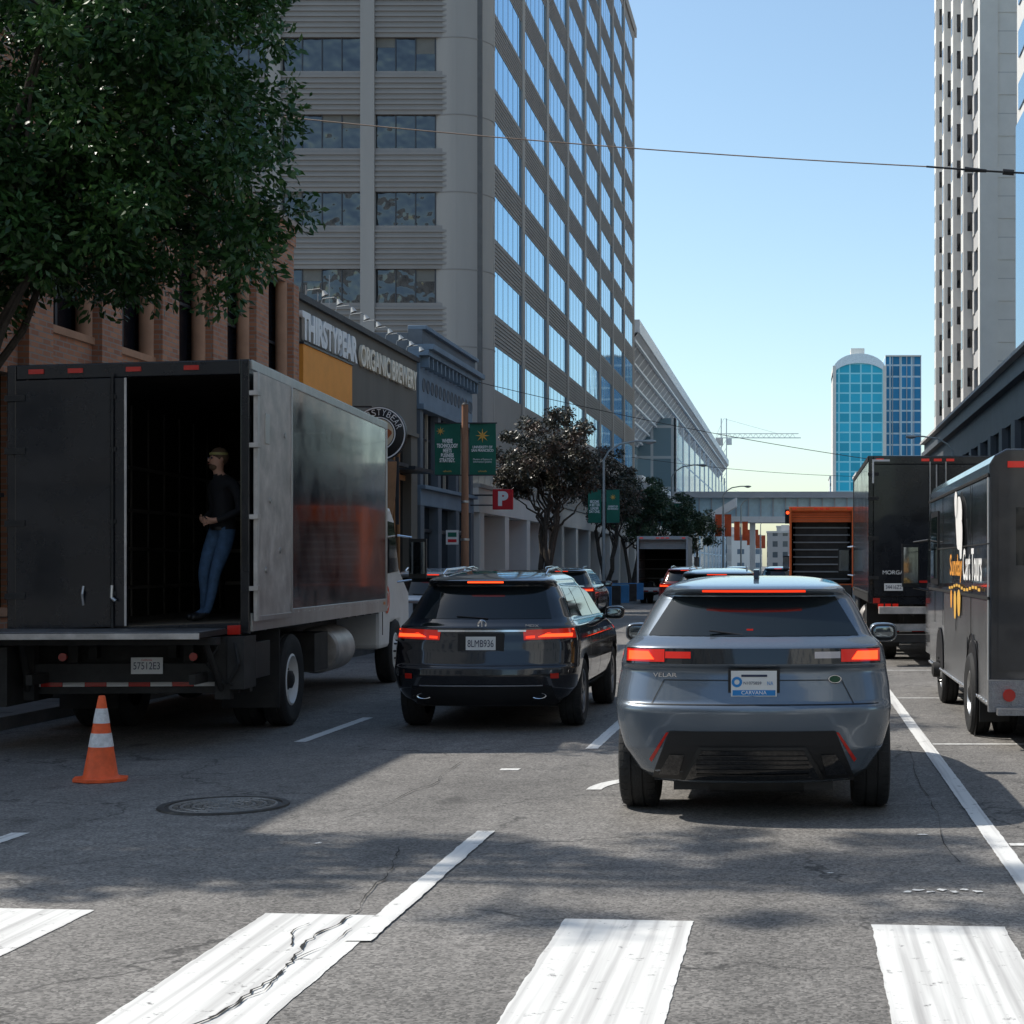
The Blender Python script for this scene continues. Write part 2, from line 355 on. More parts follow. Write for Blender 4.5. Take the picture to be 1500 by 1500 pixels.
mh=M(); c=(-4.15,11.9,0); IR=mat('cast_iron',(.07,.065,.06),.55,metal=.4,var=.4,vs=12); IRL=mat('cast_iron_worn',(.26,.25,.235),.45,metal=.4,var=.3,vs=12)
mh.lathe(c,'Z',[(0,.006),(.39,.006),(.40,.003)],IR,48)
mh.lathe(c,'Z',[(.405,.003),(.41,.014),(.455,.014),(.46,.002)],IR,48)
for r in(.05,.12,.2,.28,.355): mh.lathe(c,'Z',[(r,.006),(r+.004,.013),(r+.018,.013),(r+.022,.006)],IRL,40)
for k in range(24):
    a=2*math.pi*k/24; rot=Matrix.Rotation(a,3,'Z')
    for r in(.09,.17,.25,.33): mh.obox(Vector(c)+rot@Vector((r,0,.009)),(.035,.012,.008),rot,IRL)
mh.done('manhole_cover')

# ------------------------------------------------------------------ wheels and car builder
RIM=mat('alloy_rim',(.30,.30,.31),.28,metal=.9,var=.1); RIMD=mat('alloy_dark',(.03,.03,.033),.4,metal=.5,var=.1)
def wheel(m,c,r,w,side,rimr=None,spokes=5,rim=None,depth=.03):
    rim=rim or RIM; rr=rimr or r*.66; h=w/2
    m.lathe(c,'X',[(rr,-h+.03),(r*.86,-h+.0),(r*.95,-h+.012),(r,-h+.045),(r,-h*.35),(r-.008,-h*.33),(r-.008,-h*.27),(r,-h*.25),(r,h*.25),(r-.008,h*.27),(r-.008,h*.33),(r,h*.35),(r,h-.045),(r*.95,h-.012),(r*.86,h),(rr,h-.03)],RUB,48)
    for k in range(40):
        a=2*math.pi*k/40; rot=Matrix.Rotation(a,3,'X')
        for sx in(-1,1): m.obox(Vector(c)+rot@Vector((sx*(h*.72),0,r+.0005)),(h*.4,.006,.003),rot,BLK)
    s=side
    m.lathe(c,'X',[(rr+.004,s*(h-.03)),(rr-.012,s*(h-.02)),(rr-.03,s*(h-.05)),(rr-.04,s*(h-.12)),(.0,s*(h-.12))],RIMD,36)
    m.lathe(c,'X',[(rr+.004,s*(h-.028)),(rr-.010,s*(h-.018)),(rr-.03,s*(h-.03)),(rr-.032,s*(h-.05))],rim,36)
    m.lathe(c,'X',[(.07,s*(h-.11)),(.065,s*(h-.045)),(.0,s*(h-.04))],rim,20)
    for k in range(spokes):
        for d in(-.16,.16):
            a=2*math.pi*k/spokes+d; rot=Matrix.Rotation(a,3,'X')
            m.obox(Vector(c)+rot@Vector((s*(h-.05),0,(rr+.03)/2)),(.035,.032,rr-.05),rot,rim)
def truck_wheel(m,c,r,w,side,dual=False,rim=None):
    rim=rim or WHT; h=w/2; rr=r*.56
    def tyre(cc): m.lathe(cc,'X',[(rr,-h+.03),(r*.85,-h),(r*.94,-h+.01),(r,-h+.04),(r,-h*.4),(r-.012,-h*.37),(r-.012,-h*.27),(r,-h*.24),(r,h*.24),(r-.012,h*.27),(r-.012,h*.37),(r,h*.4),(r,h-.04),(r*.94,h-.01),(r*.85,h),(rr,h-.03)],RUB,44)
    tyre(c)
    if dual: tyre((c[0]-side*(w+.05),c[1],c[2]))
    s=side; dd=.14 if dual else .03
    m.lathe(c,'X',[(rr+.005,s*(h-.03)),(rr-.02,s*(h-.02)),(rr-.035,s*(h-.05)),(rr-.05,s*(h-dd)),(rr*.62,s*(h-dd-.02)),(rr*.5,s*(h-dd+.03)),(0,s*(h-dd+.03))],rim,36)
    m.lathe(c,'X',[(.10,s*(h-dd)),(.095,s*(h-dd+.11)),(.05,s*(h-dd+.13)),(0,s*(h-dd+.13))],STEEL,20)
    for k in range(8):
        a=2*math.pi*k/8; m.cyl((c[0]+s*(h-dd),c[1]+.15*math.cos(a),c[2]+.15*math.sin(a)),(c[0]+s*(h-dd+.05),c[1]+.15*math.cos(a),c[2]+.15*math.sin(a)),.014,.014,STEEL,6)

class Car:
    P=3.2; BOW=.09
    def __init__(s,keys):
        k=np.array(keys,float); z=np.arange(k[0,0],k[-1,0]+.0005,.005); z[-1]=k[-1,0]
        cols=[z]
        for i in range(1,6):
            v=np.interp(z,k[:,0],k[:,i])
            ker=np.array([1,2,3,2,1.])/9; vp=np.pad(v,2,mode='edge'); v2=np.convolve(vp,ker,mode='valid'); v2[0]=v[0]; v2[-1]=v[-1]
            cols.append(v2)
        s.k=np.stack(cols,1)
    def par(s,z): return [float(np.interp(z,s.k[:,0],s.k[:,i])) for i in range(1,6)]
    def ring(s,z):
        yr,hw,rc,yf,rcf=s.par(z); pts=[];n=26
        for i in range(n+1):
            a=-math.pi/2+math.pi*i/n; sg=1 if a>=0 else -1
            t=abs(math.sin(a))**(2/s.P); pts.append((sg*hw*t,yr+s.BOW*t*t+rc*(1-abs(math.cos(a))**(2/s.P)),z))
        ya=yr+s.BOW+rc; yb=yf-.10-rcf; ns=12
        for i in range(1,ns): pts.append((hw,ya+(yb-ya)*i/ns,z))
        for i in range(n+1):
            a=math.pi/2-math.pi*i/n; sg=1 if a>=0 else -1
            t=abs(math.sin(a))**(2/2.6); pts.append((sg*hw*t,yf-.10*t*t-rcf*(1-abs(math.cos(a))**(2/2.6)),z))
        for i in range(1,ns): pts.append((-hw,yb+(ya-yb)*i/ns,z))
        return pts
    def S(s,x,z):
        yr,hw,rc,yf,rcf=s.par(z); t=min(abs(x)/hw,.9995)
        return yr+s.BOW*t*t+rc*(1-(1-t**s.P)**(1/s.P))
    def body(s,name,parent,paint,wheels,wr):
        z0,z1=s.k[0,0],s.k[-1,0]; n=int((z1-z0)/.012); zs=[z0+(z1-z0)*i/n for i in range(n+1)]
        m=M(); N=None; V=[];F=[]
        for z in zs:
            r=s.ring(z); N=len(r); V+=r
        for j in range(len(zs)-1):
            for i in range(N): F.append((j*N+i,j*N+(i+1)%N,(j+1)*N+(i+1)%N,(j+1)*N+i))
        F.append(tuple(range(N-1,-1,-1))); F.append(tuple((len(zs)-1)*N+i for i in range(N)))
        m.idx(paint); m.idx(BLK); m.add(V,F,paint,True); o=m.done(name,parent,sharp=50)
        cm=M(); cm.idx(paint); cm.idx(BLK)
        for (wx,wy) in wheels:
            sg=1 if wx>0 else -1
            cm.cyl((wx-sg*.26,wy,wr*1.0),(wx+sg*.4,wy,wr*1.0),wr+.055,wr+.055,BLK,40)
        co=cm.done('cut'); bo=o.modifiers.new('b','BOOLEAN'); bo.object=co; bo.operation='DIFFERENCE'; bo.solver='EXACT'
        co.parent=parent; bpy.context.view_layer.update()
        dg=bpy.context.evaluated_depsgraph_get(); me=bpy.data.meshes.new_from_object(o.evaluated_get(dg))
        o.modifiers.clear(); o.data=me; bpy.data.objects.remove(co)
        me.set_sharp_from_angle(angle=R(50)); return o
    def rp(s,m,c,off,mt,nx=18,nz=5):
        (a,b,c2,d)=c; V=[];F=[]
        for j in range(nz+1):
            v=j/nz
            for i in range(nx+1):
                u=i/nx; x=(a[0]*(1-u)+b[0]*u)*(1-v)+(d[0]*(1-u)+c2[0]*u)*v; z=(a[1]*(1-u)+b[1]*u)*(1-v)+(d[1]*(1-u)+c2[1]*u)*v
                e=.004; y=s.S(x,z); n=Vector(((s.S(x+e,z)-s.S(x-e,z))/(2*e),-1,(s.S(x,z+e)-s.S(x,z-e))/(2*e)))
                n.x=max(-3,min(3,n.x)); n.z=max(-2,min(2,n.z)); n.normalize(); V.append((x+n.x*off,y+n.y*off,z+n.z*off))
        for j in range(nz):
            for i in range(nx): q=j*(nx+1)+i; F.append((q,q+1,q+nx+2,q+nx+1))
        m.add(V,F,mt,True)
    def sp(s,m,c,off,mt,side,nx=8,nz=5):
        (a,b,c2,d)=c; V=[];F=[]
        for j in range(nz+1):
            v=j/nz
            for i in range(nx+1):
                u=i/nx; y=(a[0]*(1-u)+b[0]*u)*(1-v)+(d[0]*(1-u)+c2[0]*u)*v; z=(a[1]*(1-u)+b[1]*u)*(1-v)+(d[1]*(1-u)+c2[1]*u)*v
                V.append((side*(s.par(z)[1]+off),y,z))
        for j in range(nz):
            for i in range(nx): q=j*(nx+1)+i; F.append((q,q+1,q+nx+2,q+nx+1))
        m.add(V,F,mt,True)
def rect(x0,x1,z0,z1): return((x0,z0),(x1,z0),(x1,z1),(x0,z1))
MIRG=mat('mirror_glass',(.22,.25,.27),.05,metal=1.,var=0)
def mirrors(m,x,y,z,paint):
    for s in(-1,1):
        m.sphere((s*x,y,z),.13,paint,24,14,(.92,.55,.62),.62); m.box(s*(x-.2),s*(x-.08),y-.02,y+.05,z-.07,z-.03,BLK)
        m.sphere((s*x,y-.065,z+.002),.110,BLK,24,10,(.95,.12,.62),.6); m.sphere((s*x,y-.075,z+.002),.092,MIRG,24,10,(.95,.06,.56),.6)

# ---- grey SUV (nearest)
VP=mat('blue_grey_car_paint',(.135,.165,.200),.27,metal=.55,var=0,coat=1.)
K=[(.26,.18,.70,.28,4.60,.5),(.34,.08,.80,.32,4.7,.6),(.50,.03,.90,.34,4.75,.7),(.66,.01,.945,.36,4.76,.75),(.76,.00,.958,.36,4.76,.8),(.79,.005,.958,.36,4.76,.8),(.815,.045,.958,.34,4.76,.8),(.92,.085,.95,.34,4.74,.85),
(1.02,.115,.935,.36,4.55,.9),(1.05,.105,.93,.36,4.3,.7),(1.068,.075,.93,.36,4.1,.7),(1.19,.10,.905,.36,3.55,.5),(1.22,.15,.88,.36,3.5,.5),(1.255,.215,.835,.34,3.4,.5),(1.42,.40,.755,.3,3.0,.5),(1.535,.51,.69,.3,2.7,.5),
(1.555,.42,.655,.28,2.68,.5),(1.585,.395,.64,.28,2.65,.5),(1.605,.46,.62,.3,2.6,.5),(1.635,.85,.57,.4,2.45,.5),(1.657,1.25,.47,.3,2.25,.3),(1.668,1.5,.34,.2,2.1,.2)]
car=Car(K); e=empty('suv_car',(-.29,11.02,0)); ws=[(s*.83,y) for s in(-1,1) for y in(.92,3.79)]
car.body('body',e,VP,ws,.375)
m=M()
for (wx,wy) in ws: wheel(m,(wx,wy,.375),.375,.27,1 if wx>0 else -1)
m.box(-.7,.7,.5,4.2,.24,.34,BLK); m.cyl((-.75,.92,.36),(.75,.92,.36),.05,.05,STEEL)
m.cyl((-.3,.35,.25),(.35,.35,.25),.07,.07,STEEL,16)
m.done('wheels',e)
m=M()
car.rp(m,((-.73,1.262),(.73,1.262),(.57,1.53),(-.57,1.53)),.004,CARGL)
for s in(-1,1):
    car.sp(m,((.95,1.24),(2.9,1.22),(2.6,1.50),(1.25,1.51)),.004,CARGL,s)
m.done('window_glass',e,recalc=False)
m=M()
car.rp(m,rect(-.875,.875,1.078,1.182),.005,BLKG,30,3)
car.rp(m,((-.70,.285),(.70,.285),(.56,.63),(-.56,.63)),.006,BLK,24,8)
car.rp(m,((-.46,.30),(.46,.30),(.34,.50),(-.34,.50)),.016,BLKG,12,4)
for s in(-1,1): car.rp(m,((s*.46,.30),(s*.49,.30),(s*.365,.52),(s*.34,.50)),.022,STEEL,2,5); car.rp(m,((s*.50,.33),(s*.64,.33),(s*.56,.47),(s*.46,.47)),.014,BLKG,5,4)
car.rp(m,((-.36,.505),(.36,.505),(.36,.525),(-.36,.525)),.022,STEEL,12,1)
for k in range(5): car.rp(m,rect(-.38+.0*k,.38,.335+.032*k,.342+.032*k),.02,STEEL,12,1)
car.rp(m,rect(-.60,.60,.965,.971),.003,BLK,20,1); car.rp(m,rect(-.86,.86,.803,.809),.003,BLK,28,1)
car.rp(m,rect(-.10,.10,1.052,1.060),.01,STEEL,6,1)
for s in(-1,1):
    car.rp(m,((s*.60,.971),(s*.606,.971),(s*.69,.81),(s*.684,.81)),.003,BLK,1,8)
m.box(-.55,.55,.30,.34,.20,.27,BLK)
m.cyl((0,.235,1.262),(-.30,.245,1.30),.008,.006,BLK,6)
m.done('trim',e,recalc=False)
m=M()
for s in(-1,1):
    car.rp(m,rect(min(s*.60,s*.868),max(s*.60,s*.868),1.09,1.175),.009,REDL,10,3)
    car.rp(m,((s*.67,1.105),(s*.85,1.10),(s*.85,1.16),(s*.71,1.16)),.013,REDE,10,3)
    car.rp(m,rect(min(s*.42,s*.595),max(s*.42,s*.595),1.115,1.16),.009,WHTL if s>0 else REDL,6,2)
    car.rp(m,((s*.565,.62),(s*.582,.62),(s*.705,.43),(s*.688,.41)),.009,REDR,2,8)
car.rp(m,rect(-.36,.36,1.565,1.577),.006,REDT,12,1)
m.box(-.045,.0,.26,.265,1.30,1.312,REDL)
m.done('tail_lamps',e,recalc=False)
m=M(); y=car.S(0,.95)-.03
m.box(-.145,.165,y,y+.012,.862,1.035,WHT); m.box(-.165,.185,y+.013,y+.035,.85,1.048,BLK)
BLU=mat('plate_blue',(.02,.22,.55),.5,var=0); m.box(-.135,.155,y-.003,y-.001,.868,.905,BLU)
m.lathe((-.105,y-.002,.96),'Y',[(.018,0),(.036,0)],BLU,20,False)
m.box(-.075,.10,y-.003,y-.001,.995,1.01,TXB)
m.done('license_plate',e)
text('CARVANA',e,'plate_text',(.01,y-.005,.887),FC,.17,.024,TXW); text('N1075859',e,'plate_number',(.0,y-.006,.952),FC,.12,.02,TXB); text('NA',e,'plate_state',(.12,y-.005,.95),FC,.04,.025,BLU)
yy=car.S(-.68,.965)-.008
o=text('VELAR',e,'badge_text',(-.60,yy-.01,1.0),FC,.17,.028,CHR,.002); o.rotation_euler=(R(90),0,R(-14)); o=text('D S E',e,'badge_text_small',(-.58,yy-.01,.96),FC,.09,.02,CHR,.002); o.rotation_euler=(R(90),0,R(-14))
m=M(); m.lathe((.56,car.S(.56,.955)-.012,.975),'Y',[(0,0),(.038,0),(.045,.004)],mat('badge_green',(.02,.08,.04),.3,var=0),24,True,(1,.6)); m.lathe((.56,car.S(.56,.955)-.014,.975),'Y',[(.038,0),(.046,0)],CHR,24,False,(1,.6))
m.prism([(1.15,1.655),(1.42,1.664),(1.22,1.72),(1.17,1.715)],-.02,.02,BLKG)
mirrors(m,1.04,3.0,1.18,VP)
m.done('mirrors_antenna',e)

# ---- black SUV
BP=mat('black_car_paint',(.012,.013,.017),.12,metal=.2,var=0,coat=1.)
K2=[(.27,.18,.78,.36,4.85,.5),(.36,.08,.88,.38,4.9,.6),(.46,.03,.945,.40,4.93,.7),(.60,.0,.975,.42,4.95,.75),(.68,.01,.98,.42,4.95,.8),(.71,.04,.98,.42,4.95,.8),(.86,.085,.98,.42,4.9,.8),(.95,.10,.972,.42,4.75,.85),(1.02,.12,.958,.42,4.5,.8),
(1.10,.13,.935,.40,3.95,.6),(1.14,.18,.90,.38,3.8,.55),(1.19,.22,.86,.36,3.7,.5),(1.40,.37,.77,.34,3.25,.5),(1.53,.47,.70,.34,2.95,.5),(1.55,.36,.685,.34,2.9,.5),(1.59,.33,.67,.34,2.85,.5),(1.62,.45,.645,.36,2.75,.5),(1.66,.85,.58,.4,2.55,.5),(1.685,1.3,.46,.3,2.3,.3),(1.695,1.5,.35,.2,2.1,.2)]
def black_suv(name,loc,paint,det=True):
    car=Car(K2); e=empty(name,loc); ws=[(s*.85,y) for s in(-1,1) for y in(.98,3.80)]
    car.body('body',e,paint,ws,.37)
    m=M()
    for (wx,wy) in ws: wheel(m,(wx,wy,.37),.37,.25,1 if wx>0 else -1)
    m.box(-.75,.75,.5,4.3,.25,.35,BLK); m.done('wheels',e)
    m=M()
    car.rp(m,((-.70,1.185),(.70,1.185),(.59,1.515),(-.59,1.515)),.004,CARGL)
    for s in(-1,1):
        car.sp(m,((.72,1.22),(1.45,1.18),(1.45,1.50),(.98,1.51)),.004,CARGL,s); car.sp(m,((1.5,1.18),(2.35,1.17),(2.35,1.49),(1.5,1.50)),.004,CARGL,s); car.sp(m,((2.4,1.17),(3.2,1.17),(2.8,1.45),(2.4,1.49)),.004,CARGL,s)
    m.done('window_glass',e,recalc=False)
    m=M()
    for s in(-1,1):
        car.sp(m,((.68,1.155),(3.3,1.145),(3.3,1.16),(.68,1.17)),.007,CHR,s); car.sp(m,((1.0,1.53),(2.8,1.49),(2.8,1.502),(1.0,1.542)),.008,CHR,s)
        car.sp(m,((1.4,.40),(3.3,.40),(3.3,.425),(1.4,.425)),.01,CHR,s)
        for y in(1.62,2.6): m.box(s*.985,s*1.005,y,y+.2,.98,1.01,CHR)
        for y in(1.45,2.37,3.25): car.sp(m,((y,.45),(y+.012,.45),(y+.012,1.14),(y,1.14)),.003,BLK,s,1,8)
        m.tube([(s*.56,.85,1.645),(s*.56,1.05,1.70),(s*.53,1.9,1.725),(s*.50,2.5,1.68)],.014,CHR,8)
    car.rp(m,rect(-.46,.46,1.052,1.072),.012,CHR,20,1)
    car.rp(m,((-.78,.285),(.78,.285),(.73,.49),(-.73,.49)),.006,BLK,20,3)
    car.rp(m,rect(-.64,.64,.492,.506),.014,CHR,20,1)
    car.rp(m,rect(-.85,.85,.700,.706),.003,BLK,20,1)
    m.lathe((0,car.S(0,1.13)-.02,1.125),'Y',[(.035,0),(.05,-.004),(.055,0)],CHR,20,True,(.9,1)); m.box(-.006,.006,car.S(0,1.13)-.03,car.S(0,1.13)-.02,1.09,1.16,CHR)
    for s in(-1,1): m.lathe((s*.60,car.S(.60,.38)+.01,.385),'Y',[(.0,.03),(.055,.03),(.065,-.025),(.078,-.027),(.08,.03)],CHR,24,True,(1,.40))
    m.cyl((.05,.21,1.19),(-.28,.23,1.215),.008,.006,BLK,6)
    m.done('trim',e,recalc=False)
    m=M()
    for s in(-1,1):
        car.rp(m,((s*.44,.965),(s*.945,.98),(s*.92,1.085),(s*.43,1.07)),.008,REDL,14,3)
        car.rp(m,((s*.58,.995),(s*.91,.995),(s*.91,1.03),(s*.66,1.03)),.012,REDE,8,2)
        car.rp(m,((s*.66,1.04),(s*.70,1.04),(s*.92,1.065),(s*.91,1.075)),.012,REDE,6,1)
        car.rp(m,((s*.46,.98),(s*.55,.985),(s*.55,1.01),(s*.46,1.005)),.012,REDT,4,1)
        car.rp(m,rect(min(s*.72,s*.80),max(s*.72,s*.80),.57,.62),.009,REDR,3,2)
    car.rp(m,rect(-.19,.19,1.565,1.58),.006,REDE if det else REDT,8,1)
    m.done('tail_lamps',e,recalc=False)
    m=M(); y=car.S(0,.93)-.02; m.box(-.155,.155,y,y+.012,.865,1.005,WHT); m.box(-.24,.24,y+.013,y+.03,.82,1.04,BLK)
    mirrors(m,1.05,3.25,1.17,paint)
    m.done('license_plate',e)
    if det:
        text('8LMB936',e,'plate_number',(0,y-.004,.93),FC,.27,.075,TXB); text('MDX',e,'badge_text',(.52,car.S(.5,1.12)-.02,1.115),FC,.14,.028,CHR,.002)
    return e
black_suv('suv_car',(-3.28,17.0,0),BP)
black_suv('suv_car',(-1.5,31,0),mat('dark_green_car_paint',(.012,.02,.022),.15,metal=.2,var=0,coat=1.),False)
black_suv('suv_car',(-.9,84,0),mat('silver_car_paint',(.35,.36,.37),.2,metal=.5,var=0,coat=1.),False)
black_suv('suv_car',(-3.6,100,0),BP,False)
black_suv('suv_car',(-3.9,58,0),mat('red_car_paint',(.09,.012,.012),.2,metal=.2,var=0,coat=1.),False)

# ------------------------------------------------------------------ box trucks
def box_truck(name,loc,rz,W,L,z0,z1,side,frame,mode,shear=0.,rail=None,cabm=None):
    e=empty(name,loc,rz); fn=(lambda x,y,z:(x,y,z+shear*(x-W/2))) ; rail=rail or ALU
    h=W/2; t=.05
    m=M()
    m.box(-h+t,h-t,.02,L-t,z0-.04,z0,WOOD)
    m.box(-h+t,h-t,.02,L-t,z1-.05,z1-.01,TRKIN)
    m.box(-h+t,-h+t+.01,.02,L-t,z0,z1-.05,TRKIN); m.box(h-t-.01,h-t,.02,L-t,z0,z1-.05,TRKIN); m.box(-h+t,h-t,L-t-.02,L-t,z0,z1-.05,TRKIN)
    TR=mat('track_rail',(.26,.25,.24),.5,metal=.3,var=.2)
    for k,zz in enumerate((z0+.35,z0+.8,z0+1.25,z0+1.75)):
        m.box(-h+t+.01,-h+t+.025,.1,L-.2,zz,zz+.04,TR); m.box(h-t-.025,h-t-.01,.1,L-.2,zz,zz+.04,TR); m.box(-h+t+.03,h-t-.03,L-t-.035,L-t-.02,zz,zz+.05,TR)
    for k in range(int(L/.6)):
        yy=.3+.6*k; m.box(-h+t+.011,-h+t+.02,yy,yy+.04,z0,z1-.06,TR); m.box(h-t-.02,h-t-.011,yy,yy+.04,z0,z1-.06,TR)
    m.done('interior',e,fn=fn)
    m=M()
    m.box(-h,-h+t-.002,.06,L,z0+.08,z1-.09,side); m.box(h-t+.002,h,.06,L,z0+.08,z1-.09,side); m.box(-h,h,L-t+.002,L,z0-.1,z1,side)
    m.box(-h,h,.06,L-.0,z1-.008,z1+.012,WHT if cabm is WHT else side)
    m.done('box_panels',e,fn=fn)
    m=M()
    for s in(-1,1):
        a,b=(s*(h-.02),s*(h+.012)); m.box(a,b,.06,L,z1-.09,z1+.004,rail); m.box(a,b,.06,L,z0-.1,z0+.08,rail)
        m.box(s*(h-.03),s*(h+.01),L-.06,L+.01,z0-.1,z1,rail)
        for k in range(int(L/.25)): m.cyl((s*(h+.01),.2+.25*k,z0+.04),(s*(h+.018),.2+.25*k,z0+.04),.01,.008,rail,6)
    m.done('rails',e,bevel=.006,fn=fn)
    m=M()
    m.box(-h,-h+.085,-.01,.055,z0-.12,z1,frame); m.box(h-.085,h,-.01,.055,z0-.12,z1,frame)
    m.box(-h+.087,h-.087,-.01,.055,z1-.14,z1,frame); m.box(-h+.087,h-.087,-.01,.055,z0-.14,z0-.005,frame)
    m.done('rear_frame',e,bevel=.008,fn=fn)
    m=M()
    for x in (-h+.28,-.5,.05,.6) if mode=='left' else (-h+.2,-.22,0,.22,h-.2): m.box(x-.07,x+.07,-.03,-.011,z1-.09,z1-.045,REDR if mode=='left' else REDL)
    for s in(-1,1):
        m.box(s*(h-.2),s*(h-.08),-.045,-.012,z0-.12,z0-.03,REDR)
        m.box(s*(h+.012),s*(h+.02),L-.3,L-.2,z0+.0,z0+.04,mat('amber_reflector',(.7,.25,.03),.3,var=0))
    m.done('marker_lamps',e,fn=fn)
    m=M()
    if mode in('left','closed'):
        m.box(-h+.09,-.012,-.03,.02,z0+.0,z1-.15,side)
        m.cyl((-.14,-.055,z0-.05),(-.14,-.055,z1-.1),.012,.012,STEEL if mode=='left' else ALU,8)
        m.box(-.17,-.165,-.034,-.03,z0,z1-.15,STEEL)
        m.box(-.035,-.012,-.036,-.03,z0,z1-.15,ALUP)
        for zz in(z0+.3,z0+1.0,z0+1.7,z1-.35): m.box(-h-.012,-h+.18,-.045,-.031,zz,zz+.06,STEEL); m.box(-.17,-.11,-.05,-.031,zz,zz+.04,STEEL)
        m.tube([(-.14,-.065,z0+.40),(-.14,-.08,z0+.28),(-.10,-.08,z0+.25)],.016,ALU,8); m.tube([(-.42,-.035,z0+.40),(-.42,-.07,z0+.32),(-.42,-.035,z0+.22)],.014,ALU,8)
    if mode=='closed':
        m.box(.012,h-.09,-.03,.02,z0,z1-.15,side); m.cyl((.14,-.055,z0-.05),(.14,-.055,z1-.1),.014,.014,ALU,8)
        for zz in(z0+.3,z0+1.0,z0+1.7,z1-.35): m.box(h-.18,h+.012,-.045,-.031,zz,zz+.06,STEEL)
        m.box(-.01,.01,-.036,-.025,z0,z1-.15,STEEL)
    if mode=='left':
        dl=1.42
        m.box(h+.03,h+.07,.03,dl,z0-.0,z1-.12,ALUP)
        for zz in(z0+.3,z0+1.0,z0+1.7,z1-.35): m.box(h-.0,h+.085,-.02,.10,zz,zz+.045,ALUP)
        m.box(h+.071,h+.078,.03,.07,z0,z1-.12,ALU); m.box(h+.071,h+.078,dl-.05,dl,z0,z1-.12,ALU); m.box(h+.071,h+.078,.07,dl-.05,z0+.0,z0+.05,ALU)
        m.box(h+.071,h+.080,.3,.45,z1-.8,z1-.5,ALU)
        for (a,b) in((.5,z0+1.2),(.9,z0+.7),(.35,z0+.5),(1.1,z0+1.9)): m.cyl((h+.07,a,b),(h+.082,a,b),.03,.03,ALU,10)
    if mode=='open':
        for k in range(5): m.box(-h+.09,h-.09,.25+.02*k,.27+.02*k,z1-.2-.09*k,z1-.12-.09*k,side)
    if m.v: m.done('doors',e,bevel=.004,fn=fn)
    m=M(); rb=.5
    m.box(-.42,-.34,.1,L+2.2,z0-.36,z0-.12,STEEL); m.box(.34,.42,.1,L+2.2,z0-.36,z0-.12,STEEL)
    for k in range(int(L/.5)): m.box(-h+.04,h-.04,.25+.5*k,.31+.5*k,z0-.12,z0-.045,STEEL)
    m.box(-h+.1,h-.12,.02,.12,.50,.64,STEEL)
    for s in(-1,1): m.box(s*.5,s*.6,.05,.12,.64,z0-.12,STEEL)
    for k in range(10):
        x0=-h+.1+k*(2*h-.22)/10; m.box(x0+.001,x0+(2*h-.22)/10-.001,.012,.018,.57,.63,REDR if k%2 else WHT)
    m.cyl((-h+.3,1.95,rb),(h-.3,1.95,rb),.09,.09,STEEL,12); m.sphere((0,1.95,rb),.2,STEEL)
    for s in(-1,1):
        m.box(s*(h-.62),s*(h-.02),1.25,1.27,.25,z0-.12,RUB)
        m.box(s*(h-.62),s*(h-.02),1.28,2.62,z0-.12,z0-.10,STEEL)
    m.box(-h+.6,h-.6,1.1,1.2,.5,z0-.14,STEEL); m.box(-.33,.33,2.6,L,.45,.8,STEEL)
    m.done('chassis',e,bevel=.005)
    m=M()
    for s in(-1,1):
        truck_wheel(m,(s*(h-.16),1.95,rb),rb,.26,s,True); truck_wheel(m,(s*(h-.22),L+1.35,rb*.95),rb*.95,.26,s,False)
        m.lathe((s*(h-.33),4.75,.70),'Y',[(0,-.5),(.26,-.5),(.29,-.47),(.29,.47),(.26,.5),(0,.5)],ALUP,24)
        m.box(s*(h-.5),s*(h-.1),3.2,3.9,.5,.95,STEEL)
    m.done('wheels',e)
    cm=cabm or WHT; ch=h-.12
    m=M(); y=L+.15
    m.prism([(y,.55),(y+.72,.55),(y+.80,.90),(y+1.60,.90),(y+1.68,.5),(y+2.35,.5),(y+2.42,.8),(y+2.38,1.35),(y+1.75,1.62),(y+1.5,1.75),(y+1.1,2.45),(y+.8,2.6),(y,2.62)],-ch,ch,cm)
    m.done('cab',e,bevel=.06)
    m=M()
    for s in(-1,1):
        m.prism([(y+.22,1.62),(y+1.42,1.66),(y+1.05,2.38),(y+.25,2.4)],s*(ch+.003),s*(ch+.008),CARGL)
        m.box(s*(ch+.16),s*(ch+.42),y+1.42,y+1.50,1.55,2.15,BLK); m.box(s*(ch+.18),s*(ch+.40),y+1.40,y+1.419,1.62,2.1,MIRG); m.tube([(s*ch,y+1.35,2.2),(s*(ch+.2),y+1.44,2.17)],.015,CHR); m.tube([(s*ch,y+1.35,1.5),(s*(ch+.2),y+1.44,1.53)],.015,CHR)
        m.box(s*(ch+.002),s*(ch+.01),y+.15,y+.16,.75,1.6,BLK); m.box(s*(ch+.002),s*(ch+.03),y+.22,y+.38,1.4,1.44,BLK)
    m.prism([(y+1.515,1.78),(y+1.125,2.44),(y+1.12,2.43),(y+1.50,1.76)],-ch+.1,ch-.1,CARGL)
    m.done('cab_windows',e)
    return e,fn
W=2.3; rz=R(3.6); loc=(-5.33-W/2*math.cos(rz),16-W/2*math.sin(rz),0)
e,fn=box_truck('box_truck',loc,rz,W,7.2,1.2,3.76,TRKB,TRKB,'left',shear=.035)
m=M()
m.box(-1.35,.95,-.95,-.02,1.08,1.13,STEEL); m.box(-1.35,.95,-.97,-.951,1.07,1.125,ALUP); m.box(-1.33,.93,-.94,-.03,1.131,1.136,DIA)
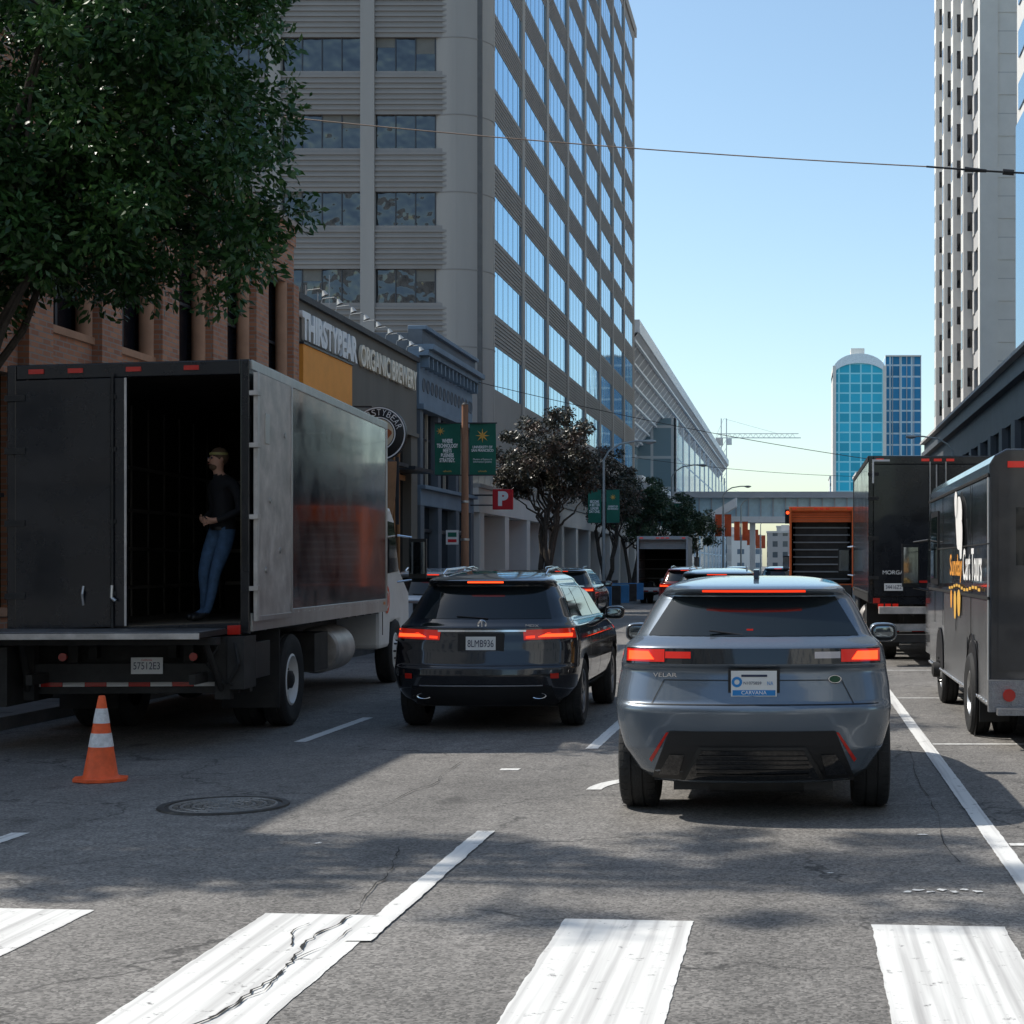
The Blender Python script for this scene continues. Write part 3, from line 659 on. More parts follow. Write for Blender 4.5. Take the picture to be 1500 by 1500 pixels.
for s in(-1,1):
    m.box(s*.85,s*1.0,-.12,.0,.45,1.06,STEEL); m.cyl((s*.92,-.06,.5),(s*.84,-.45,1.05),.035,.03,STEEL,10); m.box(s*.72,s*.78,-.5,.3,.62,.72,STEEL)
    m.cyl((s*.62,-.03,.86),(s*.62,-.0,.86),.04,.04,REDR,14)
m.box(-.95,.95,-.1,-.02,.62,.80,STEEL); m.box(.98,1.14,-.16,.28,.55,1.06,STEEL); m.box(1.0,1.12,.3,.9,.62,.98,BLK); m.box(-1.3,1.0,-.6,-.45,1.0,1.07,STEEL); m.box(-1.1,1.1,.2,.3,.5,1.0,STEEL)
m.tube([(1.05,-.15,1.0),(1.1,-.2,.8),(1.0,-.18,.62),(1.08,-.1,.55)],.016,RUB)
m.tube([(.9,-.1,1.0),(.8,-.2,.8),(.95,-.15,.6)],.013,RUB)
m.box(-1.36,-.95,-.5,.6,.42,.98,STEEL); m.box(-1.45,-1.0,1.4,6.5,.35,1.0,STEEL)
m.box(.06,.36,-.125,-.115,.70,.86,WHT); m.done('liftgate',e,bevel=.005)
text('57512E3',e,'plate_number',(.21,-.128,.775),FC,.25,.07,TXB); text('California',e,'plate_state',(.21,-.128,.835),FC,.1,.02,REDR)
m=M(); m.lathe((W/2-.12+.009,7.85,1.25),'X',[(0,.0),(.2,.0)],REDB,24,False); m.lathe((W/2-.12+.012,7.85,1.25),'X',[(.1,.0),(.13,.0)],TXW,24,False); m.done('cab_logo',e)
e2,fn2=box_truck('box_truck',(2.52,29,0),0,2.45,7.4,1.2,3.68,TRKB,TRKB,'closed',rail=STEEL,cabm=TRKB)
m=M(); m.box(-.95,-.62,-.06,-.05,1.30,1.43,WHT); m.box(-.55,.5,-.05,-.04,1.44,1.48,REDR); m.box(-1.1,1.1,-.7,-.3,.42,.55,STEEL)
m.box(-1.05,1.05,-.35,-.02,.9,1.02,ALUP); m.box(-1.05,1.05,-.30,-.1,.6,.72,ALUP)
for s in(-1,1):
    for k in range(3): m.box(s*(.75+.13*k)-.05,s*(.75+.13*k)+.05,-.04,-.02,.98-.0,1.07,REDL)
m.box(-1.16,-1.13,-.05,-.031,3.2,3.62,WHT); m.box(-1.13,-.85,-.05,-.031,3.585,3.62,WHT)
m.done('bumper',e2); text('34416Z2',e2,'plate_number',(-.785,-.065,1.36),FC,.28,.07,TXB); text('MORGAN',e2,'maker_text',(-.75,-.035,1.62),FC,.45,.07,TXW)
ORT=mat('orange_truck_paint',(.75,.13,.02),.4,var=.1)
e3,_=box_truck('box_truck',(1.0,62,0),0,2.45,6.5,1.05,3.95,ORT,ORT,'open',rail=ORT,cabm=ORT)
m=M(); GRB=mat('grey_bar',(.25,.25,.25),.5,metal=.3)
for k in range(9): m.box(-1.08,1.08,.6+.01*k,.63+.01*k,1.2+.28*k,1.25+.28*k,GRB)
m.box(-1.1,1.1,-.4,-.05,.55,1.0,STEEL); m.box(-1.0,1.0,.7,.8,1.1,3.7,TRKIN); m.done('cargo_bars',e3)
GRW=mat('grey_van_paint',(.42,.42,.41),.5,var=.1)
e4,_=box_truck('box_truck',(-6.0,74,0),R(1.5),2.3,5.,.75,3.05,GRW,GRW,'open',rail=GRW,cabm=GRW)

# ---- step van on the right
VAN=mat('step_van_paint',(.028,.030,.034),.14,var=.25,vs=2,rvar=.06,coat=.8); VANS=mat('step_van_lower',(.15,.152,.155),.25,metal=.5,var=.25,vs=3)  # lower panels coloured lighter to stand for light reflected on that half
e=empty('step_van',(3.0,15.6,0)); h=1.15
m=M()
prof=[(-h,.42),(h,.42),(h,2.72),(h-.05,2.80),(h-.16,2.86),(-h+.16,2.86),(-h+.05,2.80),(-h,2.72)]
m.prism(prof,0,6.9,VAN,axis='Y')
m.prism([(6.9,.5),(8.0,.5),(8.05,.8),(8.0,1.4),(7.75,1.5),(7.3,2.5),(6.9,2.72)],-h+.03,h-.03,VAN)
m.done('body',e,bevel=.015)
m=M()
m.box(-h-.006,-h-.0,.05,.9,.40,1.42,VANS); m.box(-h-.006,-h-.0,2.02,4.7,.44,1.42,VANS); m.box(-h-.006,-h,.902,2.018,.98,1.42,VANS)
for zz in(.42,1.42,1.95,2.6): m.box(-h-.018,-h-.006,.0,6.9,zz,zz+(.03 if zz!=1.95 else .012),STEEL if zz>1 else ALU)
m.box(-h-.014,-h-.006,.02,.08,.46,2.59,ALU)
for y in(1.6,3.2,4.9,6.1): m.box(-h-.010,-h-.007,y,y+.02,1.0,2.59,STEEL)
for k in range(34):
    m.cyl((-h-.018,.15+.2*k,.438),(-h-.026,.15+.2*k,.438),.012,.01,CHR,6)
    m.cyl((-h-.018,.15+.2*k,2.615),(-h-.024,.15+.2*k,2.615),.010,.008,STEEL,6)
m.box(-h-.02,h+.02,-.10,.0,.36,.66,DIA); m.box(-h+.05,h-.05,-.25,-.1,.34,.40,DIA)
m.box(-h+.08,-.02,-.015,-.002,.75,2.6,VAN); m.box(.02,h-.08,-.015,-.002,.75,2.6,VAN); m.box(-h+.25,-.2,-.02,-.016,1.75,2.3,CARGL); m.box(.2,h-.25,-.02,-.016,1.75,2.3,CARGL)
m.cyl((-.1,-.05,.7),(-.1,-.05,2.65),.015,.015,ALU,8)
for x in(-.9,-.2,0,.2,.9): m.box(x-.08,x+.08,-.03,-.002,2.68,2.74,REDL)
for x in(-.98,.98): m.cyl((x,-.13,.52),(x,-.10,.52),.06,.06,REDR,16)
m.done('side_trim',e)
m=M()
for s in(-1,1):
    m.prism([(5.5,1.5),(6.6,1.5),(6.6,2.45),(5.5,2.45)],s*(h+.001),s*(h+.012),BLK); m.prism([(5.6,1.58),(6.5,1.58),(6.5,2.38),(5.6,2.38)],s*(h+.013),s*(h+.018),CARGL)
    m.prism([(7.0,1.5),(7.62,1.52),(7.28,2.35),(7.0,2.45)],s*(h-.03),s*(h-.02),CARGL)
    m.box(s*(h+.12),s*(h+.36),7.25,7.33,1.45,2.05,BLK); m.box(s*(h+.14),s*(h+.34),7.23,7.249,1.5,2.0,MIRG); m.tube([(s*h,7.2,2.1),(s*(h+.2),7.29,2.07)],.015,BLK); m.tube([(s*h,7.2,1.4),(s*(h+.2),7.29,1.44)],.015,BLK)
    m.lathe((s*(h-.0),1.45,.48),'X',[(.50,-.02),(.50,s*.012),(.56,s*.014),(.56,-.02)],BLK,40)
m.done('windows',e)
m=M()
for s in(-1,1):
    truck_wheel(m,(s*(h-.05),1.45,.42),.42,.22,s,True,ALU); truck_wheel(m,(s*(h-.1),5.3,.42),.42,.22,s,False,ALU)
m.box(-.8,.8,.3,6.9,.34,.43,STEEL); m.box(-h+.0,-h+.3,.85,.87,.18,.5,RUB)
m.done('wheels',e)
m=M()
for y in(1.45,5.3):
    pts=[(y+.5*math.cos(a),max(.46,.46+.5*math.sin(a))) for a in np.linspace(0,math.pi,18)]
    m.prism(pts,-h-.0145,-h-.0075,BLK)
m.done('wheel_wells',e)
LGO=mat('logo_orange',(.85,.36,.06),.5,var=0)
text('Sunday',e,'logo_text',(-h-.03,3.0,1.74),FNX,1.4,.32,LGO,0,.02); text('Cart Tours',e,'logo_text_2',(-h-.03,1.30,1.74),FNX,1.8,.34,TXW,0,.02)
m=M()
def blob(cy,cz,r,mt,sc=1.,n=18,dx=0): m.poly([(-h-.025-dx,cy+r*math.cos(a)*(1+.15*math.sin(3*a)),cz+sc*r*math.sin(a)*(1+.12*math.cos(2*a))) for a in np.linspace(0,2*math.pi,n,endpoint=False)],mt)
blob(2.7,2.22,.34,TXW,1.0); blob(2.45,2.04,.17,TXW,1.5,18,.004); blob(2.95,2.44,.15,TXW,1.1,18,.008)
for k in range(12):
    a=.6+.28*k; m.box(-h-.024,-h-.02,a,a+.2,1.49+.02*math.sin(k),1.52+.02*math.sin(k),GOLD)
blob(2.7,1.33,.17,GOLD,1.0); blob(3.1,1.3,.14,GOLD,1.3,18,.004); blob(3.5,1.36,.10,LGO,1.2,18,.008); m.done('logo',e,recalc=False)

# ------------------------------------------------------------------ traffic cone
m=M(); CO=mat('cone_orange',(.85,.12,.03),.55,var=.2,vs=9); CW=mat('cone_reflective',(.68,.68,.68),.4,var=.28,vs=18)
c=(0,0,0)
def cr(z): return .135-(z-.04)*(.135-.028)/.64
m.lathe(c,'Z',[(.17,.025),(.15,.032),(cr(.05),.05),(cr(.28),.28)],CO); m.lathe(c,'Z',[(cr(.28)+.002,.28),(cr(.39)+.002,.39)],CW); m.lathe(c,'Z',[(cr(.39),.39),(cr(.47),.47)],CO); m.lathe(c,'Z',[(cr(.47)+.002,.47),(cr(.59)+.002,.59)],CW); m.lathe(c,'Z',[(cr(.59),.59),(cr(.68),.68),(.022,.695),(.018,.60)],CO)
pts=[(.22*math.cos(a)*(1.0),.20*math.sin(a)) for a in np.linspace(0,2*math.pi,8,endpoint=False)+math.pi/8]
m.prism(pts,.002,.03,CO,axis='Z'); o=m.done('traffic_cone',bevel=.004); o.location=(-5.64,13.3,0); o.rotation_euler=(0,R(.8),.3)

# ------------------------------------------------------------------ trees
def leaves(name,parent,centres,rads,n,lmin,lmax,mt,droop=.3,wr=.42):
    cidx=RNG.integers(0,len(centres),n); C=np.array(centres)[cidx]; Rr=np.array(rads)[cidx][:,None]
    d=RNG.normal(size=(n,3)); d/=np.linalg.norm(d,axis=1)[:,None]; d[:,2]*=.8
    P=C+d*Rr*(RNG.random((n,1))**.45)
    dr=d+RNG.normal(size=(n,3))*.6; dr[:,2]-=droop; dr/=np.linalg.norm(dr,axis=1)[:,None]
    sd=np.cross(dr,RNG.normal(size=(n,3))); sd/=np.linalg.norm(sd,axis=1)[:,None]; nn=np.cross(dr,sd)
    Ln=RNG.uniform(lmin,lmax,(n,1)); Wd=Ln*wr
    V=np.empty((n,4,3)); V[:,0]=P-dr*Ln/2; V[:,1]=P+sd*Wd/2+nn*Ln*.07; V[:,2]=P+dr*Ln/2; V[:,3]=P-sd*Wd/2+nn*Ln*.07
    me=bpy.data.meshes.new(name); me.vertices.add(n*4); me.vertices.foreach_set('co',V.reshape(-1))
    me.loops.add(n*4); me.loops.foreach_set('vertex_index',np.arange(n*4,dtype=np.int32)); me.polygons.add(n); me.polygons.foreach_set('loop_start',np.arange(0,n*4,4,dtype=np.int32))
    try: me.polygons.foreach_set('loop_total',np.full(n,4,dtype=np.int32))
    except Exception: pass
    me.update(calc_edges=True)
    a=me.attributes.new('rnd','FLOAT','POINT'); cl=RNG.random(len(centres))[cidx]
    a.data.foreach_set('value',np.repeat(np.clip(.55*RNG.random(n)+.45*cl,0,1),4).astype(np.float32))
    me.materials.append(mt); o=bpy.data.objects.new(name,me); scene.collection.objects.link(o)
    if parent:o.parent=parent
    return o
def tree(name,base,fork,ells,ncl,nleaf,cr,ls,mt,tr=.16,limbs=7,multi=0,droop=.3,shell=.5):
    e=empty(name,base); cs=[];rs=[]
    vol=[a[3]*a[4]*a[5] for a in ells]; pr=np.array(vol)/sum(vol)
    for k in range(ncl):
        c=ells[RNG.choice(len(ells),p=pr)]; d=RNG.normal(size=3); d/=np.linalg.norm(d); q=RNG.random()**shell
        p=np.array(c[:3])+d*np.array(c[3:])*q; cs.append(p-np.array(base)); rs.append(RNG.uniform(*cr))
    m=M(); fk=Vector(fork)-Vector(base)
    def limb(a,bb,r0,r1,seg=6,j=.1):
        pts=[Vector(a)]
        for i in range(1,seg+1):
            t=i/seg; p=Vector(a).lerp(Vector(bb),t); p.z+=-.12*math.sin(math.pi*t)*(Vector(bb)-Vector(a)).length*.4
            if i<seg: p+=Vector((random.uniform(-j,j),random.uniform(-j,j),random.uniform(-j,j)))
            pts.append(p)
        m.tube(pts,r0,BARK,8,r1); return pts
    stems=max(1,multi); L=[]
    for s in range(stems):
        o=Vector((random.uniform(-.25,.25),random.uniform(-.25,.25),0)) if multi else Vector((0,0,0))
        f=fk+ (Vector((random.uniform(-.7,.7),random.uniform(-.6,.6),random.uniform(-.2,.3))) if multi else Vector((0,0,0)))
        m.cyl(o*.4+Vector((0,0,-.1)),o*.6+Vector((0,0,.25)),tr*1.35,tr*1.05,BARK,12)
        p=limb(o*.6+Vector((0,0,.2)),f,tr,tr*.72,6,.05 if not multi else .07)
        for k in range(limbs):
            c=cs[RNG.integers(0,len(cs))]; L.append(limb(p[-1 if k%3 else -2],Vector(c),tr*.42,tr*.10,8,.14))
    allp=[q for l in L for q in l[2:]]
    for k in range(min(len(cs),70)):
        c=Vector(cs[k]); q=min(allp,key=lambda t:(t-c).length); limb(q,c,tr*.13,tr*.04,4,.08)
    m.done('trunk',e)
    leaves('foliage',e,cs,rs,nleaf,ls[0],ls[1],mt,droop); return e
LG=leaf_mat('ficus_leaf',(.018,.055,.018),(.042,.115,.028),(.11,.22,.055),.2)
LD=leaf_mat('dark_leaf',(.03,.04,.026),(.075,.065,.045),(.17,.10,.08),0)
LG2=leaf_mat('green_leaf_far',(.022,.045,.024),(.045,.085,.04),(.08,.12,.05),0)
tree('ficus_tree',(-10.9,20,0),(-10.4,20,3.3),[(-9.6,20,8.4,3.4,3.0,3.0),(-7.65,19.8,6.75,1.7,2.,1.45),(-10.1,20,6.3,2.6,2.5,1.5),(-7.9,20,8.6,1.6,2.,1.6),(-8.9,19.6,5.9,1.6,1.8,1.1),(-7.25,19.7,5.75,1.15,1.5,.75),(-9.9,19.4,5.0,1.3,1.3,.5)],450,90000,(.30,.60),(.09,.16),LG,.15,12,shell=.38)
tree('ficus_tree',(-12.2,10.6,0),(-12.0,10.6,5),[(-12.2,11.5,10.,2.6,1.0,.6),(-12.2,12.6,12.5,3.3,.5,.35),(-12.0,12.2,15.,2.8,.8,.45),(-11.,11.2,17.,2.8,.7,.4),(-11.,10.6,13.5,2.8,.35,.3)],120,14000,(.22,.5),(.12,.2),LG2,.2,10,shell=.8)
tree('street_tree',(-9.4,61,0),(-9.4,61,3.6),[(-9.3,61,5.9,2.1,1.9,1.7),(-8.6,60.8,5.2,1.3,1.4,.9),(-10.2,61,5.,1.1,1.2,.8)],120,24000,(.25,.5),(.10,.18),LD,.12,5,multi=4)
tree('street_tree',(-9.2,80,0),(-9.2,80,3.2),[(-9.2,80,5.6,1.8,1.8,1.9)],80,12000,(.3,.55),(.12,.2),LD,.12,4,multi=3)
tree('street_tree',(-9.1,92,0),(-9.1,92,3.0),[(-9.1,92,5.0,2.,2.,1.9)],80,12000,(.3,.55),(.12,.22),LG2,.12,4,multi=3)
tree('street_tree',(-8.9,108,0),(-8.9,108,3.0),[(-8.6,108,5.0,2.5,2.,2.0)],80,12000,(.35,.6),(.14,.24),LG2,.12,4,multi=3)
for (x,y) in((9,118),(9,135),(-9,150),(9,160)): tree('street_tree',(x,y,0),(x,y,3),[(x,y,5,2.2,2.2,2.)],50,5000,(.4,.7),(.2,.34),LG2,.12,4)

# ------------------------------------------------------------------ LEFT BUILDINGS
FX0=-11.6
e=empty('brick_building'); m=M()
m.box(-30,FX0-.35,12,37.9,0,9.1,BRICK); m.box(-30,FX0+.05,12,37.9,9.1,9.5,BRICK); m.box(-30,FX0+.15,12,37.9,9.5,9.62,mat('stone_cap',(.38,.3,.24),.8))
m.box(FX0-.35,FX0-.05,12,37.9,4.6,5.4,BRICK); m.box(FX0-.35,FX0,12,37.9,8.2,9.1,BRICK); m.box(FX0-.35,FX0-.05,12,37.9,0,1.0,BRICK)
ys=[12+2.59*i for i in range(11)]
for y in ys: m.box(FX0-.35,FX0+.12,y-.4 if y>12 else 12,min(y+.4,37.9),.0,8.2,BRICK)
m.done('walls',e)
m=M(); SR=mat('terracotta',(.50,.27,.16),.85,var=.15)
for a,b in zip(ys[:-1],ys[1:]):
    m.box(FX0-.34,FX0-.3,a+.41,b-.41,5.4,8.2,TINTW); m.box(FX0-.34,FX0-.3,a+.41,b-.41,1.0,4.6,TINTW)
    for z0,z1 in((5.4,8.2),(1.0,4.6)):
        m.box(FX0-.3,FX0-.24,(a+b)/2-.04,(a+b)/2+.04,z0,z1,MUL); m.box(FX0-.3,FX0-.25,a+.41,b-.41,(z0+z1)/2-.03,(z0+z1)/2+.03,MUL)
        m.box(FX0-.3,FX0+.0,a+.401,b-.401,z0-.0,z0+.12,SR)
    for s in(a+.55,b-.55): m.cyl((FX0-.12,s,5.5),(FX0-.12,s,8.2),.13,.13,SR,14)
m.done('windows',e)
e=empty('brewery_building'); m=M()
m.box(-30,FX0-.3,38.0,50.2,0,7.7,TAUPE); m.box(FX0-.3,FX0,38.0,50.2,5.75,7.95,TAUPE); m.box(FX0-.3,FX0+.1,38.0,50.2,7.952,8.1,mat('dark_coping',(.06,.06,.06),.6))
for y in(38.0,42.2,46.2,49.4): m.box(FX0-.3,FX0+.02,y,y+.8,0,5.75,TAUPE)
m.box(FX0-.3,FX0-.05,38.8,49.4,0,.7,TAUPE); m.box(FX0-.3,FX0+.08,38.02,50.18,5.65,5.76,TAUPE)
m.done('walls',e)
m=M(); AM=mat('amber_wood',(.45,.22,.09),.6,var=.2)
for a,b in((38.8,42.2),(43,46.2),(47,49.4)):
    m.box(FX0-.28,FX0-.24,a,b,.7,5.65,TINTW); m.box(FX0-.24,FX0-.16,a,b,4.3,4.45,AM)
    for k in range(1,4): m.box(FX0-.24,FX0-.18,a+(b-a)*k/4-.03,a+(b-a)*k/4+.03,.7,5.65,AM)
    m.box(FX0-.2,FX0+.7,a,b,4.5,4.6,SHOP)
m.done('windows',e)
m=M(); m.box(FX0+.02,FX0+.16,38.1,42.3,5.55,6.9,ORG); m.box(FX0+.01,FX0+.19,38.05,42.35,5.5,5.548,SHOP); m.box(FX0+.01,FX0+.19,38.05,42.35,6.902,6.95,SHOP)
for k in range(9):
    y=38.8+1.25*k; m.tube([(FX0-.0,y,8.1),(FX0+.04,y,8.26),(FX0+.34,y,8.30),(FX0+.42,y,8.24)],.012,LMP,6); m.cyl((FX0+.42,y,8.25),(FX0+.47,y,8.13),.03,.09,LMP,12)
for k in range(4): m.cyl((FX0-.2,38.5+1.0*k,8.1),(FX0-.2,38.5+1.0*k,8.5+(.6 if k==3 else 0)),.015,.015,LMP,6)
m.done('sign_lights',e)
text('THIRSTYBEAR',e,'sign_text',(FX0+.06,40.62,7.34),FX,4.8,.68,TXW,.04,.045); text('ORGANIC BREWERY',e,'sign_text_2',(FX0+.06,46.6,7.30),FX,6.4,.58,TXC,.04,.018)
s0=empty('round_pub_sign',(-10.75,42.3,5.15)); m=M()
SB=mat('sign_black',(.012,.012,.012),.4,var=0)
m.lathe((0,0,0),'Y',[(0,0),(.66,0),(.70,.02),(.70,.14),(.66,.16),(0,.16)],SB,48); m.lathe((0,-.004,0),'Y',[(.40,0),(.43,0)],TXW,48,False); m.lathe((0,-.004,0),'Y',[(.65,0),(.685,0)],TXW,48,False)
m.lathe((0,-.006,0),'Y',[(0,0),(.38,0)],mat('sign_cream',(.72,.6,.42),.5,var=.1),40,False)
m.poly([(.30*math.cos(a)*(1+.2*math.sin(4*a)),-.010,-.05+.26*math.sin(a)) for a in np.linspace(0,2*math.pi,30,endpoint=False)],mat('sign_bear_brown',(.45,.13,.04),.6,var=.1))
m.box(-.9,-.2,.06,.10,.68,.72,SHOP); m.prism([(-.05,-.72),(.45,-.72),(.42,-1.5),(.30,-2.3),(.12,-2.3),(.0,-1.5)],0.02,.12,mat('sign_wood_brown',(.42,.22,.11),.5,var=.2),axis='Y'); m.box(.42,.5,.05,.09,-2.35,-.6,SHOP)
m.done('disc',s0)
for i,ch in enumerate('THIRSTYBEAR'):
    a=R(160-14*i); o=text(ch,s0,'letter',(.54*math.cos(a),-.012,.54*math.sin(a)),(R(90),0,0),.10,.16,TXW); o.rotation_euler=(R(90),-(a-R(90)),0)
e=empty('ornate_storefront_building'); m=M()
y0,y1=50.3,58.6
m.box(-30,FX0-.3,y0,y1,0,8.9,DGRY); m.box(FX0-.3,FX0+.05,y0,y1,6.7,8.2,DGRY2); m.box(FX0-.3,FX0+.35,y0,y1,8.2,8.38,DGRY2); m.box(FX0-.3,FX0+.5,y0,y1,8.381,8.55,DGRY2); m.box(FX0-.3,FX0+.15,y0,y1,8.551,9.0,DGRY); m.box(FX0-.3,FX0+.28,y0,y1,9.001,9.12,DGRY2)
m.box(FX0-.3,FX0+.2,y0,y1,6.55,6.72,DGRY2); m.box(FX0-.3,FX0+.1,y0,y1,3.6,4.1,DGRY2); m.box(FX0-.3,FX0+.25,y0,y1,4.101,4.22,DGRY2)
n=14
for k in range(n):
    y=y0+.3+(y1-y0-.6)*k/(n-1); m.box(FX0+.05,FX0+.3,y-.07,y+.07,7.85,8.2,DGRY2)
    m.lathe((FX0+.052,y+.3 if k<n-1 else y,7.35),'X',[(0,.0),(.16,.0),(.2,.03),(.22,.0)],DGRY,16)
for y in(y0,y0+2.5,y0+5.3,y1-.5): m.box(FX0-.3,FX0+.1,y,y+.5,0,3.6,DGRY); m.box(FX0-.3,FX0+.08,y+.05,y+.45,4.22,6.55,DGRY)
m.done('walls',e,bevel=.01)
m=M(); CRM=mat('window_trim_cream',(.45,.40,.32),.6)
m.box(FX0-.28,FX0-.2,y0+.5,y1-.5,.5,3.6,TINTW); m.box(FX0-.28,FX0-.2,y0+.5,y1-.5,4.22,6.55,TINTW); m.box(FX0-.3,FX0-.1,y0+.5,y1-.5,0,.5,SHOP)
for k in range(17): y=y0+.6+(y1-y0-1.2)*k/16; m.box(FX0-.2,FX0-.12,y-.03,y+.03,4.22,6.55,CRM if k%3==0 else SHOP)
m.box(FX0-.2,FX0-.14,y0+.5,y1-.5,5.7,5.76,SHOP); m.box(FX0-.2,FX0-.1,y0+.5,y1-.5,2.8,2.9,SHOP)
m.done('windows',e)

# ---- office tower
e=empty('office_tower'); TX=-13.5; TY=72.; TE=139.; H=46.5; TL=-40.; rc=1.5
m=M(); m.box(TL,TX-.35,TY+.35,TE-.2,0,H,TWRD)
m.cyl((TX-rc,TY+rc,0),(TX-rc,TY+rc,H),rc,rc,TWR,48); m.cyl((TX-rc,TE-rc,0),(TX-rc,TE-rc,H),rc,rc,TWR,32); m.box(TL,TX+.05,TY-.05,TE+.05,H,H+.8,TWR)
for k in range(12):
    z=11.4+3.4*k; m.lathe((TX-rc,TY+rc,z),'Z',[(rc-.05,-.05),(rc+.02,-.04),(rc+.02,.0),(rc-.05,.01)],TWR2,48)
m.done('core',e)
m=M(); gl=M(); rb=M(); pr_=M()
BLD=mat('window_blind',(.16,.15,.13),.7,var=.1)
rows=[9.9+3.4*k for k in range(-0,11)]
zprev=0; zpr=0
for k,z in enumerate(rows):
    zt=z+1.5; zb2=z-.2; zt2=z+1.75
    m.box(TX-.35,TX-.07,TY+rc,TE-rc,zpr,zb2,TWR2); m.box(TL,TX-rc,TY+.10,TY+.35,zprev,z,TWR2)
    nr=7 if k else 0
    for i in range(nr):
        zz=zprev+.12+(z-zprev-.24)*(i+.5)/nr; rb.box(TL,TX-rc,TY+.04,TY+.10,zz-.05,zz+.05,TWR2)
        zz=zpr+.1+(zb2-zpr-.2)*(i+.5)/nr; rb.box(TX-.07,TX-.04,TY+rc,TE-rc,zz-.05,zz+.05,TWR2)
    gl.box(TX-.34,TX-.09,TY+rc,TE-rc,zb2,zt2,GLB); gl.box(TL,TX-rc,TY+.28,TY+.34,z,zt,GLD)
    zprev=zt; zpr=zt2
m.box(TX-.35,TX-.07,TY+rc,TE-rc,zpr,H,TWR2); m.box(TL,TX-rc,TY+.10,TY+.35,zprev,H,TWR2)
nb=8; bl=(TE-TY-2*rc)/nb
for k in range(nb+1):
    y=TY+rc+bl*k; w=.4 if 0<k<nb else .12
    pr_.box(TX-.29,TX-.0,y-w,y+w,0,H,TWR)
    if k<nb:
        for j in range(1,6): pr_.box(TX-.28,TX-.083,y+bl*j/6-.03,y+bl*j/6+.03,8,H-1,MUL)
pr_.box(TX-rc-.1,TX-rc+.1,TY+.0,TY+.3,0,H,TWR)
x=TX-rc
for k in range(7):
    x1=x-3.5
    for j in(1,2,3): pr_.box(x+(x1-x)*j/4-.025,x+(x1-x)*j/4+.025,TY+.24,TY+.285,8,H-1,MUL)
    for r_ in rows:
        for j in range(4):
            q=random.random()
            if q<.22: gl.box(x+(x1-x)*j/4-.03,x+(x1-x)*(j+1)/4+.03,TY+.272,TY+.279,r_+1.5-random.uniform(.2,.7),r_+1.49,BLD)
    pr_.box(x1-.62,x1,TY-.02,TY+.3,0,H,TWR); x=x1-.62
m.done('spandrels',e); rb.done('louvres',e); gl.done('glass',e); pr_.done('piers',e)
m=M()
m.box(FX0-.6,FX0,60,150,3.7,4.6,PODW); m.box(-14.2,FX0-.6,60,150,4.2,4.55,PODG); m.box(-18,-13.9,60,138,0,5.6,PODG); m.box(-30,FX0-2.0,58.7,71.5,0,6.2,PODG)
m.box(FX0-.62,FX0+.06,60,150,4.61,4.75,PODG)
for k in range(17):
    y=60.3+5.3*k; m.box(FX0-.9,FX0-.02,y,y+.9,0,3.7,PODW)
    m.box(-13.4,-13.3,y+1.2,y+5.,.5,3.6,TINTW)
for k in range(10): m.box(FX0-.4,FX0-.1,60.5+1.2*k,60.6+1.2*k,4.75,5.6,LMP)
m.box(FX0-1.4,FX0-1.0,60,76,0,3.7,PODW)
m.done('podium',e)

# ---- convention centre
e=empty('convention_centre'); m=M()
WF=mat('white_fascia',(.80,.81,.82),.5,var=.04); LAT=mat('soffit_grey',(.42,.44,.47),.6,var=.1,vs=.3); CGL=grid_mat('curtain_glass_blue',(.60,.70,.76),(.20,.52,.75),2.2,3.6,.12); CGG=grid_mat('curtain_glass_grey',(.48,.52,.54),(.22,.34,.40),2.4,3.6,.16)
Xe=-13.4
m.box(-40,Xe,141,330,21.8,22.9,WF)
m.quad((Xe-.1,141,21.8),(Xe-.1,330,21.8),(Xe-5,330,15.5),(Xe-5,141,15.5),LAT); m.quad((Xe-.1,141,21.8),(Xe-5,141,15.5),(-40,141,15.5),(-40,141,21.8),LAT)
for k in range(48):
    y=141+4*k; m.prism([(Xe-.12,21.8),(Xe-.3,21.8),(Xe-5.1,15.5),(Xe-4.9,15.4)],y,y+.6,WF,axis='Y')
for k in range(6):
    t=(k+.5)/6; m.box(Xe-.1-4.9*t-.1,Xe-.1-4.9*t+.16,141,330,21.75-6.3*t-.2,21.75-6.3*t,WF)
m.box(-40,Xe-5.1,143,330,0,15.5,CGG)
m.done('roof',e)
m=M(); m.box(-22,-14.0,192,196,0,19.0,CGG); m.box(-19,-13.99,196,330,0,17.5,CGL)
for k in range(12): m.box(-14.2,-13.9,192+k*12,192.5+k*12,0,19,WF)
m.box(-30,-13.2,150,191,5,5.6,WF); m.box(-30,-14,150,191,9.5,10,WF)
m.prism([(-13.5,4),(-13.5,5),(-6.5,9.2),(-6.5,8.2)],180,183,WF,axis='Y'); m.prism([(-13.5,8.2),(-13.5,9.2),(-8.5,6.2),(-8.5,5.2)],176,178,WF,axis='Y')
m.done('glass_wing',e)
e=empty('pedestrian_bridge'); m=M()
m.box(-13.9,16,186,190,6.6,7.3,WF); m.box(-13.9,16,185.6,190.4,9.4,10.1,LAT); m.box(-13.9,16,186.3,186.4,7.3,9.4,mat('bridge_glass',(.45,.62,.70),.1,var=.1))
for k in range(22): m.box(-13.8+1.4*k,-13.65+1.4*k,186.1,186.28,7.3,9.4,LAT)
m.box(-5.2,-4.6,187,189,0,6.6,WF); m.box(9,9.6,187,189,0,6.6,WF)
m.done('span',e)

